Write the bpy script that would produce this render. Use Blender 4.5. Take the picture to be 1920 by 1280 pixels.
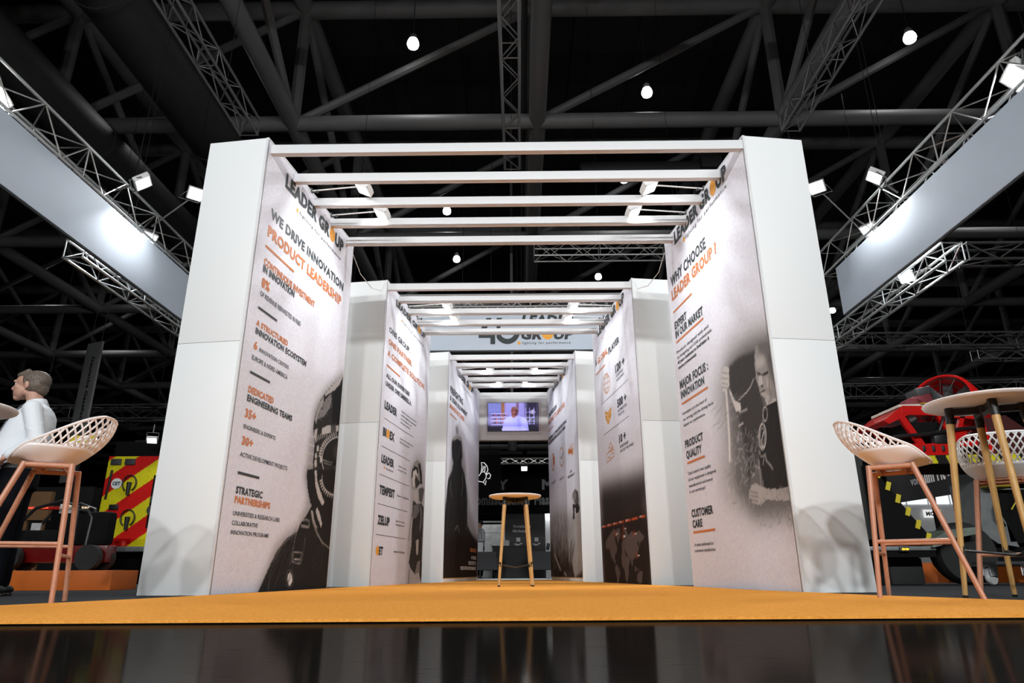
import bpy, bmesh, math, random
import numpy as np
from mathutils import Vector, Matrix, Quaternion
random.seed(7)
RNG = np.random.default_rng(11)
S = bpy.context.scene
C = S.collection
PI = math.pi
for o in list(bpy.data.objects): bpy.data.objects.remove(o)

# ------------------------------------------------------------------ camera
CAM_H = 0.1561
def make_camera():
    f, t, r, yaw = 1267.61, math.radians(18.8826), math.radians(-0.25979), math.radians(-0.56914)
    fw = Vector((math.sin(yaw)*math.cos(t), math.cos(yaw)*math.cos(t), math.sin(t)))
    rt = Vector((math.cos(yaw), -math.sin(yaw), 0)); up = rt.cross(fw)
    rt2 = rt*math.cos(r)+up*math.sin(r); up2 = -rt*math.sin(r)+up*math.cos(r)
    cd = bpy.data.cameras.new('camera'); co = bpy.data.objects.new('camera', cd); C.objects.link(co)
    cd.sensor_width = 36; cd.lens = f/1920*36; cd.clip_end = 300; cd.clip_start = .02
    m = Matrix((rt2, up2, -fw)).transposed().to_4x4(); m.translation = (0, 0, CAM_H)
    co.matrix_world = m
    S.camera = co
make_camera()

# ------------------------------------------------------------------ world and exposure
W = bpy.data.worlds.new('hall_air'); S.world = W; W.use_nodes = True
W.node_tree.nodes['Background'].inputs[0].default_value = (.75, .85, 1, 1)
W.node_tree.nodes['Background'].inputs[1].default_value = 0.012
S.view_settings.view_transform = 'Standard'
S.view_settings.look = 'None'
S.view_settings.gamma = 1
S.view_settings.exposure = 0.0
POWER_WALL = 4.6      # small floods on arms that wash the printed panels
POWER_TRUSS = 70    # floods on the lighting trusses
POWER_FRONT = 2.0      # added out-of-view floods that light the column fronts, as a multiple of POWER_TRUSS
POWER_BAY = 110      # high bay lamps under the roof

# ------------------------------------------------------------------ materials
def lin(c):
    return tuple(((v/12.92) if v <= .04045 else ((v+.055)/1.055)**2.4) for v in c)
def rgb(r, g, b): return lin((r/255, g/255, b/255))
MATS = {}
def mat(name, col, rough=.5, metal=0, spec=.5, noise=0, nscale=40, bump=0, bscale=200, emit=0, coat=0):
    if name in MATS: return MATS[name]
    m = bpy.data.materials.new(name); m.use_nodes = True
    nt = m.node_tree; b = nt.nodes['Principled BSDF']
    b.inputs['Base Color'].default_value = (*col, 1); b.inputs['Roughness'].default_value = rough
    b.inputs['Metallic'].default_value = metal; b.inputs['Specular IOR Level'].default_value = spec
    b.inputs['Coat Weight'].default_value = coat
    if emit:
        b.inputs['Emission Color'].default_value = (*col, 1); b.inputs['Emission Strength'].default_value = emit
    if noise or bump:
        tc = nt.nodes.new('ShaderNodeTexCoord')
        if noise:
            n = nt.nodes.new('ShaderNodeTexNoise'); n.inputs['Scale'].default_value = nscale; n.inputs['Detail'].default_value = 4
            nt.links.new(tc.outputs['Object'], n.inputs['Vector'])
            r = nt.nodes.new('ShaderNodeValToRGB')
            r.color_ramp.elements[0].position = .3; r.color_ramp.elements[1].position = .7
            r.color_ramp.elements[0].color = (*[max(0, c*(1-noise)) for c in col], 1)
            r.color_ramp.elements[1].color = (*[min(1, c*(1+noise)) for c in col], 1)
            nt.links.new(n.outputs['Fac'], r.inputs['Fac']); nt.links.new(r.outputs['Color'], b.inputs['Base Color'])
        if bump:
            n2 = nt.nodes.new('ShaderNodeTexNoise'); n2.inputs['Scale'].default_value = bscale; n2.inputs['Detail'].default_value = 3
            nt.links.new(tc.outputs['Object'], n2.inputs['Vector'])
            bp = nt.nodes.new('ShaderNodeBump'); bp.inputs['Strength'].default_value = bump; bp.inputs['Distance'].default_value = .01
            nt.links.new(n2.outputs['Fac'], bp.inputs['Height']); nt.links.new(bp.outputs['Normal'], b.inputs['Normal'])
    MATS[name] = m
    return m
def emis(name, col, strength):
    if name in MATS: return MATS[name]
    m = bpy.data.materials.new(name); m.use_nodes = True; nt = m.node_tree; nt.nodes.clear()
    e = nt.nodes.new('ShaderNodeEmission'); e.inputs[0].default_value = (*col, 1); e.inputs[1].default_value = strength
    o = nt.nodes.new('ShaderNodeOutputMaterial'); nt.links.new(e.outputs[0], o.inputs[0]); MATS[name] = m
    return m
def attr_mat(name, rough=.6, emit=0, spec=.3):
    m = bpy.data.materials.new(name); m.use_nodes = True; nt = m.node_tree; b = nt.nodes['Principled BSDF']
    a = nt.nodes.new('ShaderNodeAttribute'); a.attribute_name = 'print'
    nt.links.new(a.outputs['Color'], b.inputs['Base Color']); b.inputs['Roughness'].default_value = rough
    b.inputs['Specular IOR Level'].default_value = spec
    if emit:
        nt.links.new(a.outputs['Color'], b.inputs['Emission Color']); b.inputs['Emission Strength'].default_value = emit
        b.inputs['Base Color'].default_value = (0, 0, 0, 1)
    MATS[name] = m
    return m

def floor_material():
    m = bpy.data.materials.new('glossy_black_floor'); m.use_nodes = True; nt = m.node_tree; nt.nodes.clear()
    N = nt.nodes.new; L = nt.links.new
    tc = N('ShaderNodeTexCoord')
    mp = N('ShaderNodeMapping'); mp.inputs['Scale'].default_value = (1.2, 9, 1); mp.inputs['Rotation'].default_value = (0, 0, .12); L(tc.outputs['Object'], mp.inputs[0])
    n1 = N('ShaderNodeTexNoise'); n1.inputs['Scale'].default_value = 9; n1.inputs['Detail'].default_value = 8; n1.inputs['Roughness'].default_value = .7; L(mp.outputs[0], n1.inputs['Vector'])
    mp2 = N('ShaderNodeMapping'); mp2.inputs['Scale'].default_value = (2, 30, 1); mp2.inputs['Rotation'].default_value = (0, 0, -.3); L(tc.outputs['Object'], mp2.inputs[0])
    n2 = N('ShaderNodeTexNoise'); n2.inputs['Scale'].default_value = 5; n2.inputs['Detail'].default_value = 3; L(mp2.outputs[0], n2.inputs['Vector'])
    r1 = N('ShaderNodeMapRange'); r1.inputs[1].default_value = .3; r1.inputs[2].default_value = .75; r1.inputs[3].default_value = .06; r1.inputs[4].default_value = .13; L(n1.outputs['Fac'], r1.inputs[0])
    r2 = N('ShaderNodeValToRGB'); r2.color_ramp.elements[0].position = .27; r2.color_ramp.elements[0].color = (.012, .012, .012, 1); r2.color_ramp.elements[1].position = .36; r2.color_ramp.elements[1].color = (.088, .086, .084, 1)
    L(n2.outputs['Fac'], r2.inputs[0])
    bp = N('ShaderNodeBump'); bp.inputs['Strength'].default_value = .015; bp.inputs['Distance'].default_value = .002; L(n1.outputs['Fac'], bp.inputs['Height'])
    d = N('ShaderNodeBsdfDiffuse'); d.inputs[0].default_value = (.006, .0055, .005, 1)
    g = N('ShaderNodeBsdfGlossy'); L(r1.outputs[0], g.inputs['Roughness']); L(bp.outputs[0], g.inputs['Normal'])
    L(r2.outputs[0], g.inputs['Color'])
    ad = N('ShaderNodeAddShader'); L(d.outputs[0], ad.inputs[0]); L(g.outputs[0], ad.inputs[1])
    o = N('ShaderNodeOutputMaterial'); L(ad.outputs[0], o.inputs[0])
    return m
def carpet_material(name, c0, c1, scale, fine):
    m = bpy.data.materials.new(name); m.use_nodes = True; nt = m.node_tree; b = nt.nodes['Principled BSDF']
    N = nt.nodes.new; L = nt.links.new
    tc = N('ShaderNodeTexCoord'); n = N('ShaderNodeTexNoise'); n.inputs['Scale'].default_value = scale; n.inputs['Detail'].default_value = 5; n.inputs['Roughness'].default_value = .8
    L(tc.outputs['Object'], n.inputs['Vector'])
    r = N('ShaderNodeValToRGB'); r.color_ramp.elements[0].position = .35; r.color_ramp.elements[1].position = .65
    r.color_ramp.elements[0].color = (*c0, 1); r.color_ramp.elements[1].color = (*c1, 1)
    L(n.outputs['Fac'], r.inputs[0]); L(r.outputs[0], b.inputs['Base Color'])
    b.inputs['Roughness'].default_value = 1; b.inputs['Specular IOR Level'].default_value = .05
    n2 = N('ShaderNodeTexNoise'); n2.inputs['Scale'].default_value = fine; L(tc.outputs['Object'], n2.inputs['Vector'])
    bp = N('ShaderNodeBump'); bp.inputs['Strength'].default_value = .35; bp.inputs['Distance'].default_value = .004; L(n2.outputs['Fac'], bp.inputs['Height']); L(bp.outputs[0], b.inputs['Normal'])
    MATS[name] = m
    return m
def wood_material(name, c0, c1, scale=18):
    m = bpy.data.materials.new(name); m.use_nodes = True; nt = m.node_tree; b = nt.nodes['Principled BSDF']
    N = nt.nodes.new; L = nt.links.new
    tc = N('ShaderNodeTexCoord'); mp = N('ShaderNodeMapping'); mp.inputs['Scale'].default_value = (1, 1, .06); L(tc.outputs['Object'], mp.inputs[0])
    n = N('ShaderNodeTexNoise'); n.inputs['Scale'].default_value = scale*6; n.inputs['Detail'].default_value = 6; L(mp.outputs[0], n.inputs['Vector'])
    r = N('ShaderNodeValToRGB'); r.color_ramp.elements[0].position = .3; r.color_ramp.elements[1].position = .7
    r.color_ramp.elements[0].color = (*c0, 1); r.color_ramp.elements[1].color = (*c1, 1)
    L(n.outputs['Fac'], r.inputs[0]); L(r.outputs[0], b.inputs['Base Color']); b.inputs['Roughness'].default_value = .42
    MATS[name] = m
    return m

M_WHITE = mat('white_board', (.80, .82, .82), .5, bump=.03, bscale=9)
M_BEAM = mat('white_beam_paint', (.72, .73, .74), .45)
M_ALU = mat('aluminium_truss', (.62, .62, .6), .35, metal=.85)
M_DKALU = mat('dark_rigging_steel', (.16, .16, .16), .45, metal=.6)
M_PIPE = mat('grey_roof_steel', (.17, .17, .17), .55, noise=.12, nscale=.7)
M_DECK = mat('dark_roof_deck', (.016, .016, .016), .8, noise=.3, nscale=.35)
M_DUCT = mat('dark_duct_metal', (.03, .03, .03), .6)
M_BLACK = mat('black_paint', (.008, .008, .008), .45)
M_BLKMATT = mat('matt_black', (.006, .006, .006), .85, spec=.12)
M_RUBBER = mat('black_rubber', (.012, .012, .012), .75, bump=.3, bscale=60)
M_DGREY = mat('dark_grey_plastic', (.04, .04, .042), .5)
M_GREY = mat('mid_grey_metal', (.25, .26, .26), .4, metal=.4, noise=.2, nscale=6)
M_LGREY = mat('light_grey_paint', (.5, .5, .5), .5)
M_RED = mat('glossy_red_paint', (.55, .008, .006), .25, coat=.6)
M_DKRED = mat('dark_red_paint', (.12, .004, .004), .3, coat=.4)
M_YEL = mat('safety_yellow', (.62, .5, .02), .5)
M_ORANGE = mat('orange_board', rgb(196, 96, 20), .6)
M_PINK = mat('pale_pink_plastic', (.88, .82, .805), .38)
M_WPLASTIC = mat('white_plastic', (.82, .84, .85), .35)
M_COPPER = mat('copper_lacquered_tube', (.52, .235, .14), .38, noise=.08, nscale=30)
M_OAK = wood_material('light_oak', rgb(176, 136, 78), rgb(206, 166, 104))
M_TOP = mat('white_tabletop', (.82, .76, .74), .35)
M_BANNER = mat('pale_grey_fabric', (.52, .575, .65), .75, noise=.03, nscale=1.2)
M_DARKTXT = mat('dark_slate_print', (.022, .03, .033), .55)
M_ORTXT = mat('orange_print', rgb(206, 120, 62), .55)
M_DOT = mat('amber_print', rgb(238, 164, 52), .55)
M_WHTXT = mat('white_print', (.72, .7, .68), .55)
M_LENS = emis('flood_lens_glow', (1, .98, .95), 6)
M_BAY = emis('bay_lamp_glow', (1, 1, 1), 9)
M_HOUSING = mat('white_lamp_housing', (.75, .75, .74), .4)
M_SKIN = mat('skin', (.52, .29, .21), .5, noise=.08, nscale=40)
M_HAIR = mat('grey_brown_hair', (.12, .09, .07), .6, noise=.5, nscale=90)
M_SHIRT = mat('white_cotton_shirt', (.80, .84, .88), .75, bump=.12, bscale=14)
M_TROUSER = mat('dark_trousers', (.005, .0055, .008), .9, spec=.1)
M_FLOOR = floor_material()
M_CARPET = carpet_material('orange_carpet_pile', (.72, .275, .042), (.92, .41, .08), 55, 420)
M_GCARPET = carpet_material('speckled_grey_carpet', (.012, .013, .014), (.075, .08, .085), 160, 320)

# ------------------------------------------------------------------ mesh helpers
class MB:
    def __init__(s): s.bm = bmesh.new()
    def box(s, c, d, rot=None, bev=0):
        r = bmesh.ops.create_cube(s.bm, size=1); v = r['verts']
        M = Matrix.Translation(c) @ (rot.to_matrix().to_4x4() if isinstance(rot, Quaternion) else (Matrix.Rotation(rot, 4, 'Z') if rot else Matrix.Identity(4))) @ Matrix.Diagonal((*d, 1))
        bmesh.ops.transform(s.bm, matrix=M, verts=v)
        if bev:
            es = list({e for x in v for e in x.link_edges})
            bmesh.ops.bevel(s.bm, geom=es, offset=bev, segments=2, affect='EDGES', profile=.6)
        return s
    def box2(s, a, b, bev=0):
        return s.box([(a[i]+b[i])/2 for i in range(3)], [abs(b[i]-a[i]) for i in range(3)], bev=bev)
    def cyl(s, p0, p1, r0, r1=None, n=12, caps=True):
        p0 = Vector(p0); p1 = Vector(p1); d = p1-p0; L = d.length
        if L < 1e-6: return s
        r = bmesh.ops.create_cone(s.bm, cap_ends=caps, segments=n, radius1=r0, radius2=r0 if r1 is None else r1, depth=L)
        M = Matrix.Translation((p0+p1)/2) @ d.to_track_quat('Z', 'Y').to_matrix().to_4x4()
        bmesh.ops.transform(s.bm, matrix=M, verts=r['verts']); return s
    def sph(s, c, r, n=12, rot=None):
        if not hasattr(r, '__len__'): r = (r, r, r)
        q = bmesh.ops.create_uvsphere(s.bm, u_segments=n, v_segments=max(6, n*2//3), radius=1)
        M = Matrix.Translation(c) @ (rot.to_matrix().to_4x4() if rot else Matrix.Identity(4)) @ Matrix.Diagonal((*r, 1))
        bmesh.ops.transform(s.bm, matrix=M, verts=q['verts']); return s
    def cap(s, p0, p1, r0, r1, n=12):
        s.cyl(p0, p1, r0, r1, n); s.sph(p0, r0, n); s.sph(p1, r1, n); return s
    def tube(s, pts, r, n=8, closed=False):
        pts = [Vector(p) for p in pts]; k = len(pts); rings = []
        t0 = (pts[1]-pts[0]).normalized(); nrm = t0.orthogonal().normalized()
        for i in range(k):
            if closed: t = (pts[(i+1) % k]-pts[i-1]).normalized()
            else: t = (pts[min(i+1, k-1)]-pts[max(i-1, 0)]).normalized()
            nrm = (nrm-t*nrm.dot(t)).normalized(); bi = t.cross(nrm)
            rr = r[i] if hasattr(r, '__len__') else r
            rings.append([s.bm.verts.new(pts[i]+(nrm*math.cos(2*PI*j/n)+bi*math.sin(2*PI*j/n))*rr) for j in range(n)])
        m = k if closed else k-1
        for i in range(m):
            a, b = rings[i], rings[(i+1) % k]
            for j in range(n): s.bm.faces.new((a[j], a[(j+1) % n], b[(j+1) % n], b[j]))
        if not closed:
            s.bm.faces.new(rings[0][::-1]); s.bm.faces.new(rings[-1])
        return s
    def lathe(s, prof, c=(0, 0, 0), n=32, axis=None):
        M = Matrix.Translation(c) @ (Vector(axis).to_track_quat('Z', 'Y').to_matrix().to_4x4() if axis else Matrix.Identity(4))
        rings = []
        for (r, z) in prof:
            rings.append([s.bm.verts.new(M @ Vector((max(r, 1e-4)*math.cos(2*PI*j/n), max(r, 1e-4)*math.sin(2*PI*j/n), z))) for j in range(n)])
        for a, b in zip(rings, rings[1:]):
            for j in range(n): s.bm.faces.new((a[j], a[(j+1) % n], b[(j+1) % n], b[j]))
        s.bm.faces.new(rings[0][::-1]); s.bm.faces.new(rings[-1]); return s
    def prism(s, poly, h, M=None):
        """polygon in local XY, extruded by h along local Z, placed by matrix M"""
        M = M or Matrix.Identity(4)
        a = [s.bm.verts.new(M @ Vector((x, y, 0))) for x, y in poly]; b = [s.bm.verts.new(M @ Vector((x, y, h))) for x, y in poly]
        n = len(poly); s.bm.faces.new(a[::-1]); s.bm.faces.new(b)
        for i in range(n): s.bm.faces.new((a[i], a[(i+1) % n], b[(i+1) % n], b[i]))
        return s
    def loft(s, rings, close=True):
        rr = [[s.bm.verts.new(p) for p in ring] for ring in rings]; n = len(rr[0])
        for a, b in zip(rr, rr[1:]):
            for j in range(n): s.bm.faces.new((a[j], a[(j+1) % n], b[(j+1) % n], b[j]))
        if close: s.bm.faces.new(rr[0][::-1]); s.bm.faces.new(rr[-1])
        return s
    def mesh(s, name, m, smooth=True):
        bmesh.ops.recalc_face_normals(s.bm, faces=s.bm.faces)
        me = bpy.data.meshes.new(name); s.bm.to_mesh(me); s.bm.free()
        if m is not None: me.materials.append(m)
        if smooth:
            me.polygons.foreach_set('use_smooth', [True]*len(me.polygons)); me.set_sharp_from_angle(angle=math.radians(38))
        return me
    def build(s, name, m, parent=None, smooth=True, **k):
        o = bpy.data.objects.new(name, s.mesh(name, m, smooth)); C.objects.link(o)
        if parent is not None: o.parent = parent
        for kk, v in k.items(): o[kk] = v
        return o
def tag(o, label, cat, group=None, kind=None):
    o['label'] = label; o['category'] = cat
    if group: o['group'] = group
    if kind: o['kind'] = kind
    return o
def thing(name, label, cat, loc=(0, 0, 0), rz=0, group=None):
    o = bpy.data.objects.new(name, None); C.objects.link(o); o.location = loc; o.rotation_euler = (0, 0, rz); o.empty_display_size = .1
    return tag(o, label, cat, group)
def struct(name, mb, m, smooth=False):
    o = mb.build(name, m, None, smooth); o['kind'] = 'structure'; return o
def copy_thing(root, loc=None, rz=None, label=None):
    r = root.copy(); C.objects.link(r)
    if loc is not None: r.location = loc
    if rz is not None: r.rotation_euler = (0, 0, rz)
    if label: r['label'] = label
    for ch in list(root.children):
        c = ch.copy(); C.objects.link(c); c.parent = r
        for g in list(ch.children):
            d = g.copy(); C.objects.link(d); d.parent = c
    return r
def area_lamp(name, parent, loc, direction, size, power, color=(1, 1, 1), spread=None):
    l = bpy.data.lights.new(name, 'AREA'); l.energy = power; l.color = color; l.shape = 'RECTANGLE'; l.size = size[0]; l.size_y = size[1]
    if spread: l.spread = math.radians(spread)
    o = bpy.data.objects.new(name, l); C.objects.link(o); o.parent = parent; o.location = loc
    o.rotation_mode = 'QUATERNION'; o.rotation_quaternion = Vector(direction).to_track_quat('-Z', 'Y'); return o
def spot_lamp(name, parent, loc, direction, power, angle=100, blend=.6, radius=.08, color=(1, 1, 1)):
    l = bpy.data.lights.new(name, 'SPOT'); l.energy = power; l.color = color; l.spot_size = math.radians(angle); l.spot_blend = blend; l.shadow_soft_size = radius
    o = bpy.data.objects.new(name, l); C.objects.link(o); o.parent = parent; o.location = loc
    o.rotation_mode = 'QUATERNION'; o.rotation_quaternion = Vector(direction).to_track_quat('-Z', 'Y'); return o

# ------------------------------------------------------------------ lettering
def _glyph_mesh(body, weight, spacing=1.0, shear=0):
    cu = bpy.data.curves.new('lettering', 'FONT'); cu.body = body; cu.size = 1; cu.resolution_u = 2
    cu.offset = (.010, .040, .055)[weight]; cu.space_character = spacing*(1.0, 1.07, 1.09)[weight]; cu.shear = shear; cu.fill_mode = 'FRONT'
    o = bpy.data.objects.new('lettering', cu); C.objects.link(o)
    bpy.context.view_layer.update()
    me = bpy.data.meshes.new_from_object(o)
    n = len(me.vertices); co = np.zeros(n*3, 'f'); me.vertices.foreach_get('co', co); co = co.reshape(-1, 3)[:, :2]
    faces = [list(p.vertices) for p in me.polygons]
    bpy.data.objects.remove(o); bpy.data.curves.remove(cu); bpy.data.meshes.remove(me)
    return co, faces
CAPH = None
def text_geo(body, weight, spacing=1.0, shear=0):
    """vertices (x from 0 to width, cap height 1), faces"""
    global CAPH
    if CAPH is None: CAPH = float(_glyph_mesh('H', 0)[0][:, 1].max())
    co, f = _glyph_mesh(body, weight, spacing, shear)
    if len(co) == 0: return np.zeros((0, 2)), [], 0.
    x0 = co[:, 0].min(); co = (co-[x0, 0])/CAPH
    return co, f, float(co[:, 0].max())
class Letters:
    """collects flat lettering in a local (s, z) plane"""
    def __init__(s): s.v = []; s.f = []
    def add(s, co, faces):
        k = len(s.v); s.v += [tuple(p) for p in co]; s.f += [[i+k for i in f] for f in faces]
    def text(s, body, weight, s0, s1, z, h, spacing=1.0, shear=0):
        co, f, w = text_geo(body, weight, spacing, shear)
        if w: s.add(co*[(s1-s0)/w, h]+[s0, z], f)
    def rect(s, s0, s1, z0, z1): s.add([(s0, z0), (s1, z0), (s1, z1), (s0, z1)], [[0, 1, 2, 3]])
    def disc(s, cx, cz, rx, rz, n=24): s.add([(cx+rx*math.cos(2*PI*i/n), cz+rz*math.sin(2*PI*i/n)) for i in range(n)], [list(range(n))])
    def build(s, name, m, parent, M, **k):
        if not s.v: return None
        me = bpy.data.meshes.new(name); me.from_pydata([tuple(M @ Vector((a, b, 0))) for a, b in s.v], [], s.f); me.materials.append(m)
        o = bpy.data.objects.new(name, me); C.objects.link(o); o.parent = parent
        for kk, v in k.items(): o[kk] = v
        return o

# ------------------------------------------------------------------ printed artwork on fine grids
def blur(a, k):
    if k < 1: return a
    for ax in (0, 1):
        for _ in range(2):
            p = np.pad(a, [(k+1, k) if i == ax else (0, 0) for i in range(2)], mode='edge'); c = np.cumsum(p, axis=ax)
            n = a.shape[ax]
            a = (np.take(c, range(2*k+1, 2*k+1+n), axis=ax)-np.take(c, range(0, n), axis=ax))/(2*k+1)
    return a
class Art:
    def __init__(s, w, h, step, z0=0, base=(1, 1, 1)):
        s.nx = int(w/step)+1; s.nz = int(h/step)+1; s.w, s.h, s.z0 = w, h, z0
        s.X, s.Z = np.meshgrid(np.linspace(0, w, s.nx), np.linspace(z0, z0+h, s.nz))
        s.step = step; s.rgb = np.ones((s.nz, s.nx, 3))*np.array(base)
    def mix(s, mask, col):
        c = np.array(col if hasattr(col, '__len__') else (col, col*.985, col*.975)); s.rgb = s.rgb*(1-mask[..., None])+c*mask[..., None]
    def inside(s, pts):
        m = np.zeros(s.X.shape, bool); n = len(pts)
        for i in range(n):
            x1, y1 = pts[i]; x2, y2 = pts[(i+1) % n]
            if y1 == y2: continue
            c = ((y1 > s.Z) != (y2 > s.Z)) & (s.X < (x2-x1)*(s.Z-y1)/(y2-y1)+x1); m ^= c
        return m
    def poly(s, pts, col, soft=.01, a=1.0):
        s.mix(blur(s.inside(pts).astype(float), int(soft/s.step/1.5))*a, col)
    def line(s, pts, col, w, a=1.0):
        d = np.full(s.X.shape, 9.)
        for (x1, y1), (x2, y2) in zip(pts, pts[1:]):
            L = (x2-x1)**2+(y2-y1)**2
            if L < 1e-9: continue
            t = np.clip(((s.X-x1)*(x2-x1)+(s.Z-y1)*(y2-y1))/L, 0, 1)
            d = np.minimum(d, np.hypot(s.X-x1-t*(x2-x1), s.Z-y1-t*(y2-y1)))
        s.mix(np.clip((w/2-d)/s.step+.5, 0, 1)*a, col)
    def strokes(s, g0, g1, n, l0, l1, ang, spread, w, a, pts):
        xs = [p[0] for p in pts]; zs = [p[1] for p in pts]; reg = s.inside(pts)
        for _ in range(n):
            x = RNG.uniform(min(xs), max(xs)); z = RNG.uniform(min(zs), max(zs))
            i = min(s.nz-1, max(0, int((z-s.z0)/s.h*(s.nz-1)))); j = min(s.nx-1, max(0, int(x/s.w*(s.nx-1))))
            if not reg[i, j]: continue
            t = math.radians(ang+RNG.uniform(-spread, spread)); l = RNG.uniform(l0, l1)
            # only touch a window round the stroke
            R = l+w*2; i0 = max(0, int((z-R-s.z0)/s.step)); i1 = min(s.nz, int((z+R-s.z0)/s.step)+2); j0 = max(0, int((x-R)/s.step)); j1 = min(s.nx, int((x+R)/s.step)+2)
            X = s.X[i0:i1, j0:j1]-x; Z = s.Z[i0:i1, j0:j1]-z
            u = X*math.cos(t)+Z*math.sin(t); v = -X*math.sin(t)+Z*math.cos(t)+.12*l*np.sin(u/l*3)
            m = np.clip(1-np.abs(v)/w, 0, 1)*np.clip((l/2-np.abs(u))/(l*.25), 0, 1)*a
            g = RNG.uniform(g0, g1); s.rgb[i0:i1, j0:j1] = s.rgb[i0:i1, j0:j1]*(1-m[..., None])+g*m[..., None]
    def run(s, items):
        for it in items:
            if it[0] == 'P': s.poly(it[4], it[1], it[2], it[3])
            elif it[0] == 'L': s.line(it[4], it[1], it[2], it[3])
            elif it[0] == 'S': s.strokes(*it[1:])
    def grain(s, g):
        s.rgb = s.rgb*(1+RNG.normal(0, g, s.X.shape))[..., None]
    def build(s, name, m, parent, M, **k):
        nx, nz = s.nx, s.nz; n = nx*nz
        P = np.stack([s.X.ravel(), s.Z.ravel(), np.zeros(n), np.ones(n)], 1) @ np.array(M.transposed())
        i = (np.arange(nz-1)[:, None]*nx+np.arange(nx-1)).ravel()
        F = np.stack([i, i+1, i+nx+1, i+nx], 1).astype('i')
        me = bpy.data.meshes.new(name); me.vertices.add(n); me.vertices.foreach_set('co', P[:, :3].astype('f').ravel())
        me.loops.add(F.size); me.loops.foreach_set('vertex_index', F.ravel()); me.polygons.add(len(F))
        me.polygons.foreach_set('loop_start', np.arange(0, F.size, 4, dtype='i'))
        me.update(calc_edges=True); me.validate()
        at = me.color_attributes.new('print', 'FLOAT_COLOR', 'POINT')
        c = np.clip(s.rgb, 0, 1); c = np.where(c <= .04045, c/12.92, ((c+.055)/1.055)**2.4)
        at.data.foreach_set('color', np.concatenate([c.reshape(-1, 3), np.ones((n, 1))], 1).astype('f').ravel())
        me.materials.append(m)
        o = bpy.data.objects.new(name, me); C.objects.link(o); o.parent = parent
        for kk, v in k.items(): o[kk] = v
        return o

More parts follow.
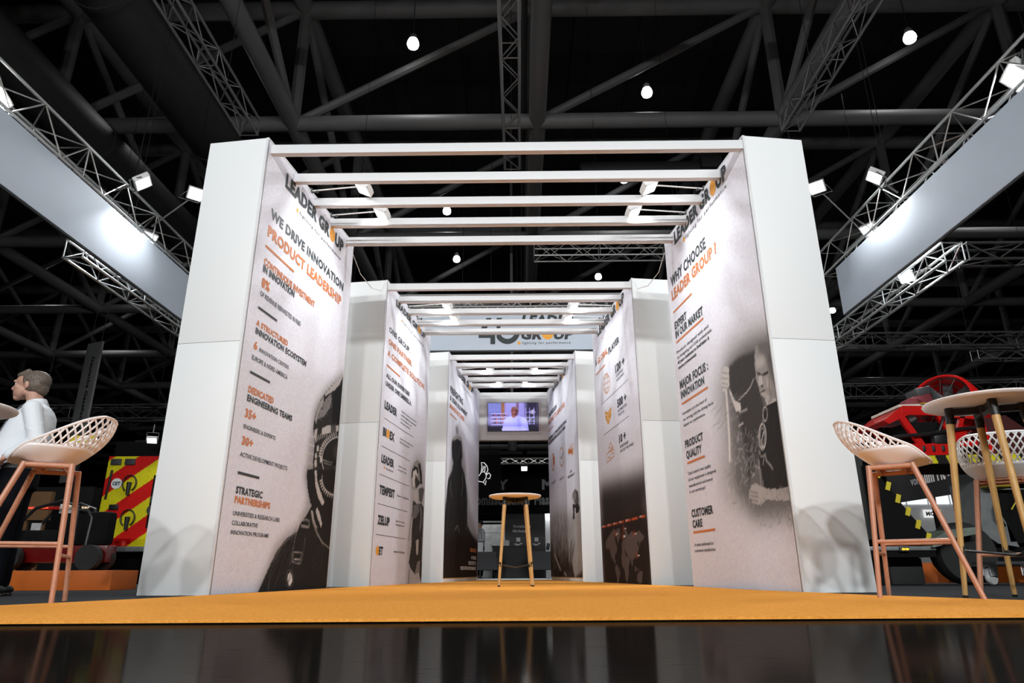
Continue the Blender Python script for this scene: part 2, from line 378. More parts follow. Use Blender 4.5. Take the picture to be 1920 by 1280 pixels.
# ------------------------------------------------------------------ what is printed on the six panels
# (words, ink, weight, start, end along the panel, height of the baseline, letter height)
TEXT = {
 0: (
  ('LEADER GR@UP','d',2,0.382,1.858,3.717,0.136),
  ('*fighting for performance','d',0,0.654,1.807,3.596,0.038),
  ('WE DRIVE INNOVATION','d',1,0.187,1.949,3.267,0.094),
  ('PRODUCT LEADERSHIP','o',1,0.175,1.919,3.074,0.104),
  ('-','o',0,0.165,0.737,2.964,0.022),
  ('CONTINUOUS INVESTMENT','o',1,0.172,1.255,2.786,0.064),
  ('IN INNOVATION','d',1,0.172,0.798,2.713,0.065),
  ('8%','o',1,0.178,0.323,2.573,0.084),
  ('OF REVENUE REINVESTED IN R&D','d',0,0.176,0.991,2.482,0.046),
  ('-','d',0,0.17,0.522,2.367,0.022),
  ('A STRUCTURED','o',1,0.172,0.772,2.203,0.05),
  ('INNOVATION ECOSYSTEM','d',1,0.177,1.195,2.127,0.054),
  ('6','o',1,0.178,0.239,1.99,0.067),
  ('INNOVATION CENTERS','d',0,0.275,0.84,1.991,0.037),
  ('EUROPE & NORD AMERICA','d',0,0.173,0.835,1.89,0.041),
  ('-','d',0,0.171,0.522,1.777,0.022),
  ('DEDICATED','o',1,0.179,0.626,1.604,0.054),
  ('ENGINEERING TEAMS','d',1,0.178,1.015,1.529,0.051),
  ('35+','o',1,0.175,0.355,1.389,0.071),
  ('ENGINEERS & EXPERTS','d',0,0.177,0.733,1.294,0.035),
  ('30+','o',1,0.179,0.359,1.162,0.067),
  ('ACTIVE DEVELOPMENT PROJECTS','d',0,0.177,1.019,1.062,0.036),
  ('-','d',0,0.177,0.528,0.93,0.022),
  ('STRATEGIC','d',1,0.182,0.616,0.767,0.054),
  ('PARTNERSHIPS','o',1,0.183,0.771,0.692,0.051),
  ('UNIVERSITIES & RESEARCH LABS','d',0,0.181,0.973,0.594,0.035),
  ('COLLABORATIVE','d',0,0.183,0.593,0.521,0.034),
  ('INNOVATION PROGRAMS','d',0,0.183,0.803,0.449,0.033),
 ),
 1: (
  ('LEADER GR@UP','d',2,0.339,1.794,3.799,0.144),
  ('*fighting for performance','d',0,0.591,1.757,3.698,0.047),
  ('WHY CHOOSE','d',1,0.113,1.165,3.348,0.121),
  ('LEADER GROUP ?','o',1,0.107,1.398,3.174,0.119),
  ('-','o',0,0.111,0.692,3.025,0.022),
  ('EXPERT','d',1,0.117,0.487,2.811,0.083),
  ('IN OUR MARKET','d',1,0.118,0.925,2.698,0.086),
  ('-','o',0,0.123,0.922,2.65,0.022),
  ('Products designed with and','d',0,0.108,1.023,2.513,0.036),
  ('for firefighting and USAR professionals.','d',0,0.113,1.098,2.449,0.035),
  ('40 years dedicated to firefighting &','d',1,0.112,1.018,2.389,0.035),
  ('rescue professionals','d',1,0.117,0.656,2.329,0.033),
  ('MAJOR FOCUS :','d',1,0.119,0.915,2.1,0.088),
  ('INNOVATION','d',1,0.123,0.788,1.984,0.079),
  ('-','o',0,0.121,0.861,1.924,0.022),
  ('Innovation is at the heart of','d',0,0.122,0.809,1.797,0.034),
  ('our strategy and the driving force','d',0,0.124,0.953,1.729,0.033),
  ('behind our performance.','d',0,0.127,0.735,1.665,0.033),
  ('PRODUCT','d',1,0.12,0.62,1.434,0.076),
  ('QUALITY','d',1,0.128,0.56,1.317,0.076),
  ('-','o',0,0.133,0.62,1.265,0.022),
  ('Total control over quality','d',0,0.125,0.746,1.137,0.034),
  ('all our equipment is designed,','d',0,0.128,0.861,1.073,0.032),
  ('manufactured and tested','d',0,0.129,0.753,1.007,0.031),
  ('in our workshops!','d',0,0.132,0.562,0.946,0.031),
  ('CUSTOMER','d',1,0.134,0.695,0.696,0.076),
  ('CARE','d',1,0.136,0.396,0.59,0.073),
  ('-','o',0,0.136,0.699,0.542,0.022),
  ('A team dedicated to','d',0,0.135,0.626,0.403,0.032),
  ('customer satisfaction','d',0,0.132,0.66,0.345,0.032),
 ),
 2: (
  ('LEADER GR@UP','d',2,0.405,1.949,3.786,0.09),
  ('*fighting for performance','d',0,0.698,1.892,3.643,0.032),
  ('ONE GROUP.','d',1,0.177,1.165,3.303,0.076),
  ('ONE PARTNER.','o',1,0.174,1.305,3.133,0.072),
  ('A COMPLETE SOLUTION.','o',1,0.161,2.065,2.96,0.076),
  ('-','o',0,0.155,0.749,2.816,0.022),
  ('ALL OUR EXPERTISES','d',1,0.162,1.247,2.652,0.056),
  ('UNDER ONE UMBRELLA.','d',1,0.152,1.364,2.534,0.061),
  ('LEADER','d',2,0.164,0.695,2.226,0.096),
  ('Expert in rescue, intervention','d',0,0.899,1.663,2.337,0.024),
  ('and fire fighting equipment','d',0,0.884,1.658,2.28,0.024),
  ('for firefighters and','d',0,0.876,1.431,2.224,0.024),
  ('rescue teams','d',0,0.872,1.361,2.173,0.024),
  ('_','d',0,0.178,1.544,2.091,0.006),
  ('BI@EX','d',2,0.162,0.645,1.863,0.102),
  ('Expert in fire fighting and','d',0,0.895,1.532,1.944,0.024),
  ('foam concentrates','d',0,0.884,1.347,1.893,0.024),
  ('_','d',0,0.128,1.424,1.716,0.006),
  ('LEADER','d',2,0.159,0.68,1.513,0.095),
  ('*Ventilation','d',0,0.276,0.656,1.442,0.03),
  ('Expert in positive','d',0,0.882,1.262,1.557,0.023),
  ('pressure fans','d',0,0.878,1.27,1.505,0.023),
  ('_','d',0,0.124,1.432,1.351,0.006),
  ('TEMPEST','d',2,0.155,0.777,1.116,0.1),
  ('Expert in ventilation','d',0,0.887,1.442,1.154,0.024),
  ('_','d',0,0.121,1.386,0.985,0.006),
  ('ZELUP','d',2,0.145,0.624,0.741,0.101),
  ('Expert in rescue','d',0,0.882,1.28,0.815,0.025),
  ('equipment','d',0,0.884,1.288,0.767,0.024),
  ('_','d',0,0.117,1.392,0.61,0.006),
  ('@ET','d',2,0.145,0.416,0.375,0.091),
  ('Expert in training','d',0,0.866,1.344,0.415,0.026),
 ),
 3: (
  ('LEADER GR@UP','d',2,0.378,1.937,3.814,0.136),
  ('*','d',0,0.634,0.762,3.683,0.03),
  ('A','d',1,0.14,0.252,3.365,0.097),
  ('GLOBAL','o',1,0.293,0.929,3.358,0.093),
  ('PLAYER','d',1,0.974,1.573,3.317,0.093),
  ('-','o',0,0.157,0.75,3.221,0.022),
  ('120 +','d',2,1.29,1.77,2.926,0.109),
  ('COUNTRIES','d',0,1.309,1.672,2.85,0.038),
  ('WORLDWIDE','d',0,1.316,1.703,2.785,0.038),
  ('_','d',0,0.423,1.912,2.662,0.006),
  ('500 +','d',2,1.299,1.754,2.402,0.109),
  ('DISTRIBUTORS','d',0,1.304,1.757,2.328,0.04),
  ('TRUST US','d',0,1.311,1.614,2.266,0.038),
  ('_','d',0,0.445,1.837,2.166,0.006),
  ('10 +','d',2,1.289,1.626,1.89,0.108),
  ('SUBSIDIARIES','d',0,1.3,1.738,1.812,0.038),
  ('AROUND THE WORLD','d',0,1.308,1.965,1.748,0.038),
 ),
 4: (
  ('LEADER GR@UP','d',2,0.748,2.195,3.76,0.102),
  ('*fighting for performance','d',0,0.951,2.081,3.641,0.029),
  ('FIREFIGHTING','d',1,0.161,1.227,3.278,0.12),
  ('& USAR EQUIPMENT','d',1,0.151,1.659,3.132,0.084),
  ('MANUFACTURER','o',1,0.161,1.393,2.986,0.081),
  ('-','o',0,0.173,0.721,2.881,0.022),
  ('SINCE','o',1,2.134,2.735,0.55,0.066),
  ('40 YEARS','w',1,2.258,2.744,0.41,0.06),
  ('DEDICATED TO','w',1,2.001,2.736,0.306,0.062),
  ('FIREFIGHTING PERFORMANCE','w',1,1.295,2.743,0.21,0.058),
 ),
 5: (
  ('LEADER GR@UP','d',2,0.715,2.124,3.808,0.153),
  ('ONE MISSION','d',1,0.084,1.084,3.362,0.092),
  ('HELPING TO SAVE LIVES','o',1,0.094,1.917,3.204,0.092),
  ('-','o',0,0.048,0.712,3.071,0.022),
  ('DESIGNING CUTTING EDGE SOLUTIONS','d',1,0.08,2.035,2.859,0.065),
  ('FOR FIREFIGHTING & RESCUE TEAMS','d',1,0.097,1.908,2.767,0.065),
  ('DURABILITY','d',0,0.31,0.789,1.892,0.048),
  ('RELIABILITY','d',0,1.223,1.658,1.862,0.046),
  ('HIGH','d',0,2.207,2.414,1.875,0.042),
  ('PERFORMANCE','d',0,2.014,2.603,1.798,0.046),
 ),
}
# printed pictures: filled shapes P, lines L and loose strokes S in metres on the panel
ART = {
 0: (
  ('P',0.42,0.09,0.55,((2.209,2.393),(2.012,2.263),(1.839,2.135),(1.658,1.989),(1.53,1.853),(1.45,1.723),(1.448,1.541),(1.406,1.356),(1.403,1.181),(1.399,1.018),(2.197,1.117),(2.209,2.393))),
  ('P',0.16,0.012,1,((2.211,2.34),(2.04,2.25),(1.866,2.122),(1.684,1.976),(1.574,1.854),(1.512,1.737),(1.49,1.64),(1.488,1.549),(1.549,1.416),(1.544,1.29),(1.561,1.117),(1.557,1.038),(2.192,1.117),(2.185,1.729),(2.156,2.32))),
  ('P',0.72,0.012,1,((2.146,2.306),(2.018,2.234),(1.867,2.117),(1.695,1.979),(1.69,1.944),(1.838,2.025),(1.926,2.073),(2.056,2.173))),
  ('P',0.62,0.01,1,((1.668,1.943),(1.576,1.845),(1.529,1.759),(1.508,1.653),(1.538,1.614),(1.595,1.756),(1.683,1.871))),
  ('P',0.5,0.015,1,((1.84,2.016),(1.719,1.918),(1.65,1.815),(1.568,1.676),(1.714,1.726),(1.848,1.862),(1.881,1.958))),
  ('S',0.1,0.8,40,0.02,0.08,60,25,0.009,0.8,((1.84,2.016),(1.644,1.842),(1.551,1.654),(1.908,1.691),(1.876,2.015))),
  ('P',0.08,0.006,1,((2.166,2.208),(2.014,2.126),(1.899,2.021),(1.933,1.706),(2.174,1.746))),
  ('P',0.72,0.006,1,((1.691,1.599),(1.821,1.654),(1.911,1.677),(1.928,1.594),(1.837,1.576),(1.705,1.532))),
  ('P',0.75,0.005,1,((2.052,1.701),(2.123,1.721),(2.116,1.631),(2.073,1.619))),
  ('P',0.3,0.006,1,((1.911,1.677),(2.051,1.703),(2.069,1.619),(1.928,1.594))),
  ('P',0.7,0.006,1,((1.515,1.541),(1.579,1.577),(1.578,1.431),(1.529,1.476))),
  ('P',0.1,0.006,1,((2.846,1.448),(2.843,1.371),(2.808,1.293),(2.742,1.22),(2.65,1.156),(2.539,1.103),(2.416,1.065),(2.287,1.042),(2.159,1.036),(2.038,1.044),(1.929,1.067),(1.837,1.103),(1.765,1.15),(1.715,1.206),(1.688,1.269),(1.687,1.335),(1.711,1.403),(1.76,1.469),(1.832,1.531),(1.925,1.586),(2.036,1.631),(2.16,1.664),(2.291,1.681),(2.424,1.683),(2.549,1.666),(2.661,1.632),(2.752,1.583),(2.815,1.52))),
  ('L',0.85,0.016,1,((1.959,1.124),(1.925,1.135),(1.893,1.147),(1.865,1.162),(1.839,1.178),(1.817,1.195),(1.798,1.213),(1.783,1.233),(1.772,1.253),(1.765,1.274),(1.761,1.296),(1.761,1.319),(1.765,1.342),(1.773,1.365),(1.785,1.388),(1.8,1.41),(1.819,1.433),(1.842,1.455),(1.868,1.476),(1.898,1.496),(1.93,1.515),(1.966,1.533),(2.004,1.55),(2.044,1.565),(2.087,1.579),(2.131,1.59),(2.176,1.6),(2.223,1.607),(2.27,1.613),(2.317,1.615),(2.364,1.616))),
  ('P',0.13,0.02,1,((2.705,1.426),(2.703,1.37),(2.675,1.313),(2.625,1.258),(2.554,1.21),(2.468,1.17),(2.372,1.14),(2.27,1.122),(2.17,1.115),(2.074,1.12),(1.987,1.136),(1.914,1.162),(1.856,1.197),(1.816,1.238),(1.796,1.285),(1.796,1.335),(1.816,1.386),(1.856,1.437),(1.915,1.484),(1.99,1.525),(2.078,1.559),(2.176,1.583),(2.279,1.596),(2.382,1.597),(2.479,1.585),(2.565,1.56),(2.634,1.524),(2.682,1.479))),
  ('P',0.3,0.05,0.7,((2.485,1.483),(2.484,1.456),(2.472,1.428),(2.448,1.401),(2.415,1.377),(2.374,1.357),(2.328,1.341),(2.279,1.331),(2.229,1.326),(2.181,1.327),(2.137,1.334),(2.099,1.347),(2.07,1.364),(2.049,1.385),(2.039,1.408),(2.039,1.434),(2.05,1.46),(2.071,1.486),(2.101,1.509),(2.139,1.53),(2.183,1.547),(2.232,1.559),(2.283,1.565),(2.332,1.565),(2.379,1.559),(2.419,1.547),(2.452,1.53),(2.474,1.508))),
  ('P',0.24,0.05,0.7,((2.373,1.247),(2.372,1.231),(2.364,1.216),(2.348,1.201),(2.327,1.187),(2.3,1.175),(2.27,1.166),(2.237,1.161),(2.205,1.158),(2.173,1.159),(2.144,1.163),(2.12,1.17),(2.1,1.18),(2.087,1.192),(2.081,1.206),(2.081,1.221),(2.089,1.236),(2.103,1.251),(2.123,1.264),(2.149,1.276),(2.179,1.285),(2.211,1.291),(2.244,1.295),(2.276,1.294),(2.306,1.291),(2.332,1.283),(2.352,1.273),(2.366,1.261))),
  ('P',0.05,0.006,1,((2.132,1.289),(2.132,1.284),(2.129,1.279),(2.125,1.273),(2.119,1.269),(2.112,1.265),(2.103,1.262),(2.094,1.26),(2.084,1.259),(2.075,1.26),(2.066,1.261),(2.059,1.264),(2.053,1.267),(2.049,1.272),(2.047,1.277),(2.047,1.282),(2.049,1.287),(2.053,1.292),(2.059,1.297),(2.066,1.301),(2.075,1.304),(2.084,1.306),(2.094,1.307),(2.103,1.307),(2.112,1.305),(2.119,1.302),(2.125,1.299),(2.129,1.294))),
  ('L',0.65,0.008,1,((1.774,1.282),(2.039,1.29))),
  ('L',0.6,0.006,1,((1.813,1.256),(2.021,1.263))),
  ('L',0.6,0.006,1,((2.104,1.266),(2.123,1.118))),
  ('L',0.8,0.02,1,((1.728,1.311),(1.679,1.307))),
  ('L',0.8,0.02,1,((1.732,1.338),(1.683,1.337))),
  ('L',0.8,0.02,1,((1.741,1.366),(1.692,1.368))),
  ('L',0.8,0.02,1,((1.754,1.393),(1.707,1.398))),
  ('L',0.8,0.02,1,((1.773,1.421),(1.728,1.429))),
  ('L',0.8,0.02,1,((1.797,1.447),(1.753,1.458))),
  ('L',0.8,0.02,1,((1.825,1.473),(1.784,1.487))),
  ('L',0.8,0.02,1,((1.858,1.499),(1.82,1.515))),
  ('L',0.8,0.02,1,((1.895,1.522),(1.861,1.542))),
  ('L',0.8,0.02,1,((1.936,1.545),(1.906,1.567))),
  ('L',0.8,0.02,1,((1.981,1.565),(1.955,1.59))),
  ('L',0.8,0.02,1,((2.029,1.584),(2.008,1.61))),
  ('L',0.8,0.02,1,((2.079,1.6),(2.063,1.628))),
  ('L',0.75,0.014,1,((1.605,1.454),(1.625,1.512))),
  ('L',0.75,0.014,1,((1.657,1.476),(1.678,1.534))),
  ('L',0.75,0.014,1,((1.71,1.499),(1.732,1.555))),
  ('L',0.75,0.014,1,((1.764,1.522),(1.786,1.577))),
  ('L',0.75,0.014,1,((1.818,1.545),(1.842,1.599))),
  ('P',0.75,0.005,1,((1.606,1.4),(1.65,1.416),(1.663,1.355),(1.619,1.339))),
  ('P',0.75,0.005,1,((1.581,1.314),(1.621,1.33),(1.632,1.278),(1.592,1.263))),
  ('P',0.75,0.005,1,((1.58,1.243),(1.632,1.26),(1.647,1.19),(1.595,1.174))),
  ('P',0.75,0.005,1,((1.6,1.148),(1.656,1.165),(1.669,1.105),(1.613,1.088))),
  ('P',0.75,0.005,1,((1.706,1.298),(1.756,1.315),(1.768,1.258),(1.718,1.241))),
  ('L',0.88,0.006,0.8,((1.367,1.472),(1.536,1.475))),
  ('L',0.88,0.006,0.8,((1.37,1.38),(1.556,1.384))),
  ('L',0.88,0.006,0.8,((1.373,1.298),(1.573,1.302))),
  ('L',0.88,0.006,0.8,((1.376,1.199),(1.595,1.203))),
  ('L',0.88,0.006,0.8,((1.379,1.109),(1.614,1.113))),
  ('P',0.36,0.08,0.5,((0.656,-0.006),(0.773,0.142),(0.931,0.394),(1.138,0.507),(1.327,0.59),(1.412,0.699),(1.498,0.821),(1.41,1.015),(1.385,1.128),(2.119,1.232),(2.164,-0.016))),
  ('P',0.13,0.012,1,((0.704,0),(0.756,0.07),(0.862,0.216),(0.978,0.353),(1.148,0.463),(1.339,0.536),(1.407,0.623),(1.484,0.676),(1.541,0.728),(1.609,0.792),(1.566,0.827),(1.482,0.945),(1.431,1.076),(1.441,1.136),(2.16,1.238),(2.176,-0.011))),
  ('P',0.75,0.006,1,((1.604,1.149),(1.658,1.157),(1.686,1.049),(1.809,0.941),(1.908,0.859),(1.874,0.816),(1.744,0.894),(1.661,0.996))),
  ('L',0.78,0.018,1,((1.802,1.071),(1.754,1.06))),
  ('L',0.78,0.018,1,((1.818,1.047),(1.773,1.032))),
  ('L',0.78,0.018,1,((1.842,1.025),(1.8,1.006))),
  ('L',0.78,0.018,1,((1.872,1.005),(1.835,0.983))),
  ('L',0.78,0.018,1,((1.909,0.989),(1.877,0.964))),
  ('L',0.78,0.018,1,((1.951,0.975),(1.925,0.948))),
  ('L',0.78,0.018,1,((1.997,0.966),(1.979,0.936))),
  ('L',0.78,0.018,1,((2.048,0.961),(2.037,0.93))),
  ('L',0.78,0.018,1,((2.101,0.959),(2.098,0.928))),
  ('L',0.82,0.012,1,((2.161,0.963),(2.141,0.961),(2.122,0.96),(2.102,0.96),(2.083,0.96),(2.064,0.96),(2.045,0.961),(2.026,0.963),(2.008,0.965),(1.991,0.968),(1.973,0.972),(1.957,0.976),(1.941,0.98),(1.926,0.985),(1.911,0.99),(1.898,0.996),(1.884,1.003),(1.872,1.009),(1.861,1.016),(1.851,1.024),(1.841,1.032),(1.832,1.04),(1.825,1.048),(1.818,1.057),(1.812,1.066),(1.808,1.075),(1.804,1.085),(1.802,1.094),(1.8,1.104),(1.8,1.114),(1.8,1.124))),
  ('P',0.72,0.01,1,((1.741,0.794),(1.814,0.74),(1.897,0.646),(1.88,0.605),(1.79,0.679),(1.713,0.752))),
  ('P',0.62,0.01,1,((1.604,0.762),(1.657,0.737),(1.695,0.672),(1.785,0.59),(1.735,0.596),(1.648,0.669))),
  ('L',0.7,0.01,1,((1.608,0.743),(1.679,0.632),(1.797,0.531),(1.964,0.45),(2.17,0.397))),
  ('L',0.62,0.008,1,((1.687,0.652),(1.791,0.56),(1.953,0.44))),
  ('L',0.55,0.007,1,((1.357,0.555),(1.311,0.471),(1.279,0.334),(1.266,0.228))),
  ('L',0.5,0.006,1,((1.527,0.48),(1.521,0.359),(1.492,0.239))),
  ('L',0.7,0.008,1,((1.298,0.344),(1.301,0.255),(1.469,0.243),(1.487,0.34),(1.308,0.346))),
  ('L',0.7,0.012,1,((1.337,0.282),(1.462,0.277))),
  ('L',0.65,0.012,1,((1.381,0.594),(1.394,0.632),(1.49,0.653),(1.582,0.649),(1.591,0.588),(1.414,0.591))),
  ('L',0.7,0.01,1,((1.426,0.587),(1.572,0.587))),
  ('P',0.85,0.006,1,((1.329,0.105),(1.33,0.093),(1.329,0.082),(1.325,0.072),(1.319,0.064),(1.312,0.058),(1.302,0.054),(1.291,0.053),(1.28,0.054),(1.269,0.058),(1.259,0.065),(1.249,0.073),(1.241,0.083),(1.235,0.094),(1.231,0.106),(1.23,0.117),(1.231,0.128),(1.234,0.138),(1.24,0.146),(1.248,0.153),(1.257,0.156),(1.268,0.158),(1.279,0.156),(1.29,0.152),(1.301,0.146),(1.311,0.138),(1.319,0.128),(1.325,0.117))),
  ('L',0.4,0.008,1,((1.353,0.109),(1.355,0.093),(1.353,0.079),(1.348,0.065),(1.34,0.054),(1.33,0.045),(1.317,0.039),(1.303,0.036),(1.288,0.036),(1.272,0.04),(1.257,0.046),(1.242,0.055),(1.23,0.067),(1.219,0.08),(1.211,0.095),(1.206,0.11),(1.204,0.126),(1.206,0.14),(1.21,0.153),(1.218,0.165),(1.228,0.174),(1.24,0.18),(1.254,0.184),(1.27,0.184),(1.285,0.18),(1.301,0.174),(1.315,0.165),(1.329,0.153),(1.339,0.14),(1.348,0.125),(1.353,0.109))),
  ('L',0.5,0.009,1,((0.731,0.031),(0.864,0.208),(0.982,0.336),(1.152,0.446),(1.322,0.517))),
  ('L',0.32,0.01,1,((0.892,0.011),(0.879,0.142),(0.958,0.276),(1.064,0.398))),
  ('S',0.05,0.36,90,0.06,0.3,72,12,0.008,0.5,((0.8,0.029),(0.882,0.208),(1.15,0.455),(1.324,0.508),(1.29,0.193),(1.255,-0.007))),
  ('S',0.06,0.4,70,0.03,0.15,70,40,0.007,0.5,((1.679,0.525),(2.189,0.367),(2.187,-0.002),(1.774,0.195))),
  ('S',0.04,0.3,40,0.04,0.2,75,20,0.006,0.4,((1.335,0.554),(1.645,0.572),(1.768,0.008),(1.33,0.017))),
 ),
 1: (
  ('P',0.55,0.25,0.8,((1.471,2.238),(2.201,2.034),(2.194,0.576),(1.407,0.594),(0.938,0.85),(1.077,1.399),(0.992,1.816))),
  ('P',0.33,0.12,0.75,((1.793,2.077),(2.19,1.991),(2.175,0.577),(1.531,0.584),(1.21,0.88),(1.279,1.486),(1.291,2.003))),
  ('P',0.25,0.03,1,((1.361,1.982),(1.585,2.011),(1.894,1.97),(1.859,1.738),(1.91,1.559),(1.926,1.393),(1.818,1.256),(1.702,1.048),(1.479,0.872),(1.484,1.248),(1.425,1.605),(1.331,1.781))),
  ('P',0.8,0.015,1,((1.315,1.799),(1.407,1.647),(1.507,1.597),(1.501,1.524),(1.409,1.545),(1.331,1.691))),
  ('L',0.75,0.012,1,((1.488,1.633),(1.659,1.664),(1.731,1.688),(1.809,1.74))),
  ('L',0.6,0.02,1,((1.472,1.519),(1.62,1.515))),
  ('L',0.7,0.02,1,((1.429,1.405),(1.513,1.412))),
  ('P',0.6,0.01,1,((1.935,2.03),(2.147,2.006),(2.177,1.901),(2.179,1.694),(2.17,1.494),(2.004,1.467),(1.956,1.533),(1.895,1.574),(1.879,1.655),(1.851,1.728),(1.859,1.834),(1.873,1.927))),
  ('P',0.45,0.02,1,((2.131,1.988),(2.177,1.901),(2.177,1.705),(2.131,1.685),(2.122,1.779),(2.074,1.864),(1.96,1.936),(1.935,2.03))),
  ('P',0.38,0.03,0.7,((2.077,1.875),(2.171,1.834),(2.172,1.65),(2.132,1.604),(2.099,1.694),(2.073,1.771))),
  ('P',0.72,0.02,1,((1.898,1.907),(2.019,1.881),(2.035,1.806),(1.925,1.803),(1.868,1.832))),
  ('P',0.22,0.006,1,((1.872,1.788),(1.949,1.754),(1.956,1.732),(1.884,1.757))),
  ('P',0.25,0.006,1,((1.959,1.745),(2.07,1.734),(2.074,1.712),(1.966,1.724))),
  ('P',0.75,0.01,1,((1.91,1.745),(1.958,1.722),(1.958,1.651),(1.897,1.65),(1.884,1.683))),
  ('P',0.3,0.008,1,((1.899,1.655),(1.96,1.657),(1.966,1.626),(1.907,1.639))),
  ('P',0.22,0.006,1,((1.899,1.608),(2.005,1.602),(1.994,1.588),(1.906,1.59))),
  ('P',0.74,0.02,0.8,((1.981,1.692),(2.072,1.678),(2.074,1.597),(2,1.582),(1.978,1.634))),
  ('P',0.7,0.012,1,((1.906,1.589),(1.998,1.577),(2.043,1.525),(2.008,1.483),(1.957,1.535))),
  ('L',0.35,0.008,1,((2.085,1.686),(2.052,1.603),(2.067,1.531))),
  ('L',0.4,0.006,1,((2,1.675),(2.008,1.615),(2.024,1.585))),
  ('P',0.74,0.008,1,((1.963,1.522),(2.018,1.475),(2.171,1.499),(2.167,1.466),(1.974,1.46))),
  ('P',0.17,0.01,1,((1.97,1.463),(2.168,1.472),(2.179,0.78),(2,0.776),(1.763,0.803),(1.744,0.929),(1.732,1.066),(1.832,1.31),(1.904,1.398))),
  ('S',0.1,0.3,60,0.05,0.25,80,20,0.008,0.4,((1.976,1.45),(2.159,1.452),(2.152,0.792),(1.83,0.808))),
  ('L',0.85,0.014,1,((1.896,1.218),(1.889,1.197),(1.88,1.178),(1.869,1.16),(1.857,1.146),(1.844,1.135),(1.83,1.128),(1.817,1.126),(1.804,1.128),(1.793,1.135),(1.784,1.145),(1.777,1.16),(1.773,1.177),(1.772,1.197),(1.773,1.219),(1.777,1.241),(1.784,1.262),(1.794,1.282),(1.805,1.299),(1.818,1.314),(1.831,1.324),(1.845,1.331),(1.858,1.333),(1.871,1.33),(1.881,1.323),(1.89,1.312),(1.897,1.298),(1.901,1.28),(1.902,1.26),(1.901,1.239),(1.896,1.218))),
  ('L',0.75,0.008,1,((1.876,1.222),(1.871,1.207),(1.865,1.194),(1.858,1.182),(1.85,1.172),(1.841,1.165),(1.832,1.16),(1.823,1.159),(1.815,1.16),(1.808,1.164),(1.802,1.172),(1.798,1.182),(1.795,1.194),(1.794,1.207),(1.795,1.222),(1.798,1.237),(1.803,1.251),(1.809,1.265),(1.817,1.277),(1.825,1.287),(1.834,1.294),(1.843,1.299),(1.852,1.3),(1.86,1.298),(1.867,1.294),(1.873,1.286),(1.877,1.276),(1.88,1.264),(1.88,1.251),(1.879,1.237),(1.876,1.222))),
  ('L',0.8,0.01,1,((1.801,1.191),(1.881,1.266),(1.848,1.25),(1.801,1.145),(1.854,1.147))),
  ('L',0.8,0.009,1,((1.969,1.395),(1.965,1.384),(1.96,1.373),(1.953,1.364),(1.945,1.356),(1.937,1.351),(1.929,1.348),(1.92,1.347),(1.912,1.349),(1.905,1.353),(1.899,1.359),(1.895,1.367),(1.891,1.377),(1.89,1.388),(1.891,1.4),(1.893,1.412),(1.897,1.424),(1.902,1.434),(1.909,1.444),(1.917,1.451),(1.925,1.457),(1.934,1.46),(1.942,1.46),(1.95,1.458),(1.957,1.454),(1.963,1.448),(1.967,1.439),(1.97,1.429),(1.972,1.418),(1.971,1.407),(1.969,1.395))),
  ('L',0.75,0.01,1,((1.868,1.354),(1.926,1.348))),
  ('L',0.75,0.012,1,((1.844,1.082),(1.852,1.025),(1.918,0.971),(1.938,0.941))),
  ('L',0.6,0.012,1,((1.645,1.114),(1.643,1.011),(1.72,0.977),(1.707,0.834))),
  ('L',0.6,0.012,1,((1.746,1.12),(1.769,1.071),(1.829,1.073),(1.787,1.001))),
  ('P',0.66,0.01,1,((1.486,0.82),(1.54,0.859),(1.606,0.871),(1.707,0.834),(1.793,0.802),(2,0.776),(2.181,0.78),(2.192,0.67),(1.976,0.687),(1.771,0.717),(1.666,0.678),(1.515,0.714),(1.469,0.781))),
  ('L',0.4,0.008,1,((1.502,0.812),(1.632,0.782))),
  ('L',0.4,0.008,1,((1.494,0.779),(1.624,0.75))),
  ('L',0.4,0.008,1,((1.485,0.746),(1.615,0.717))),
  ('S',0.35,0.75,60,0.02,0.07,20,70,0.01,0.4,((1.793,0.802),(2.181,0.778),(2.189,0.676),(1.782,0.716))),
  ('L',0.86,0.045,0.85,((1.246,1.764),(1.23,1.548),(1.203,1.324),(1.165,1.131))),
  ('P',0.78,0.012,1,((1.194,1.984),(1.28,2.019),(1.36,1.976),(1.326,1.809),(1.247,1.77),(1.171,1.797),(1.159,1.907))),
  ('L',0.5,0.008,1,((1.198,1.976),(1.327,1.929))),
  ('L',0.5,0.008,1,((1.185,1.926),(1.314,1.88))),
  ('L',0.5,0.008,1,((1.173,1.876),(1.302,1.831))),
  ('L',0.5,0.008,1,((1.163,1.839),(1.293,1.794))),
  ('S',0.3,0.85,170,0.02,0.1,30,80,0.012,0.55,((1.279,1.373),(1.786,1.273),(1.789,1.147),(1.683,0.881),(1.359,0.922),(1.203,1.187))),
  ('S',0.4,0.85,110,0.03,0.13,40,80,0.014,0.4,((1.089,1.206),(1.557,1.07),(1.444,0.636),(0.966,0.723))),
  ('S',0.4,0.8,24,0.1,0.3,30,10,0.014,0.4,((0.966,1.714),(1.449,1.7),(1.403,1.41),(0.933,1.454))),
  ('S',0.3,0.7,60,0.03,0.12,25,70,0.012,0.35,((1.444,0.738),(2.14,0.671),(2.146,0.47),(1.511,0.508))),
 ),
 2: (
  ('P',0.5,0.12,0.45,((1.443,1.643),(1.757,1.853),(2.127,1.845),(2.277,1.459),(2.289,0.798),(2.267,0.008),(1.487,0.005),(1.467,0.454),(1.548,0.969))),
  ('P',0.2,0.012,1,((1.655,1.18),(1.864,1.137),(2.098,1.174),(2.243,1.122),(2.245,0.796),(2.253,0.319),(2.254,0.016),(2.096,0.163),(1.899,0.133),(1.664,0.222),(1.572,0.295),(1.65,0.49),(1.64,0.914))),
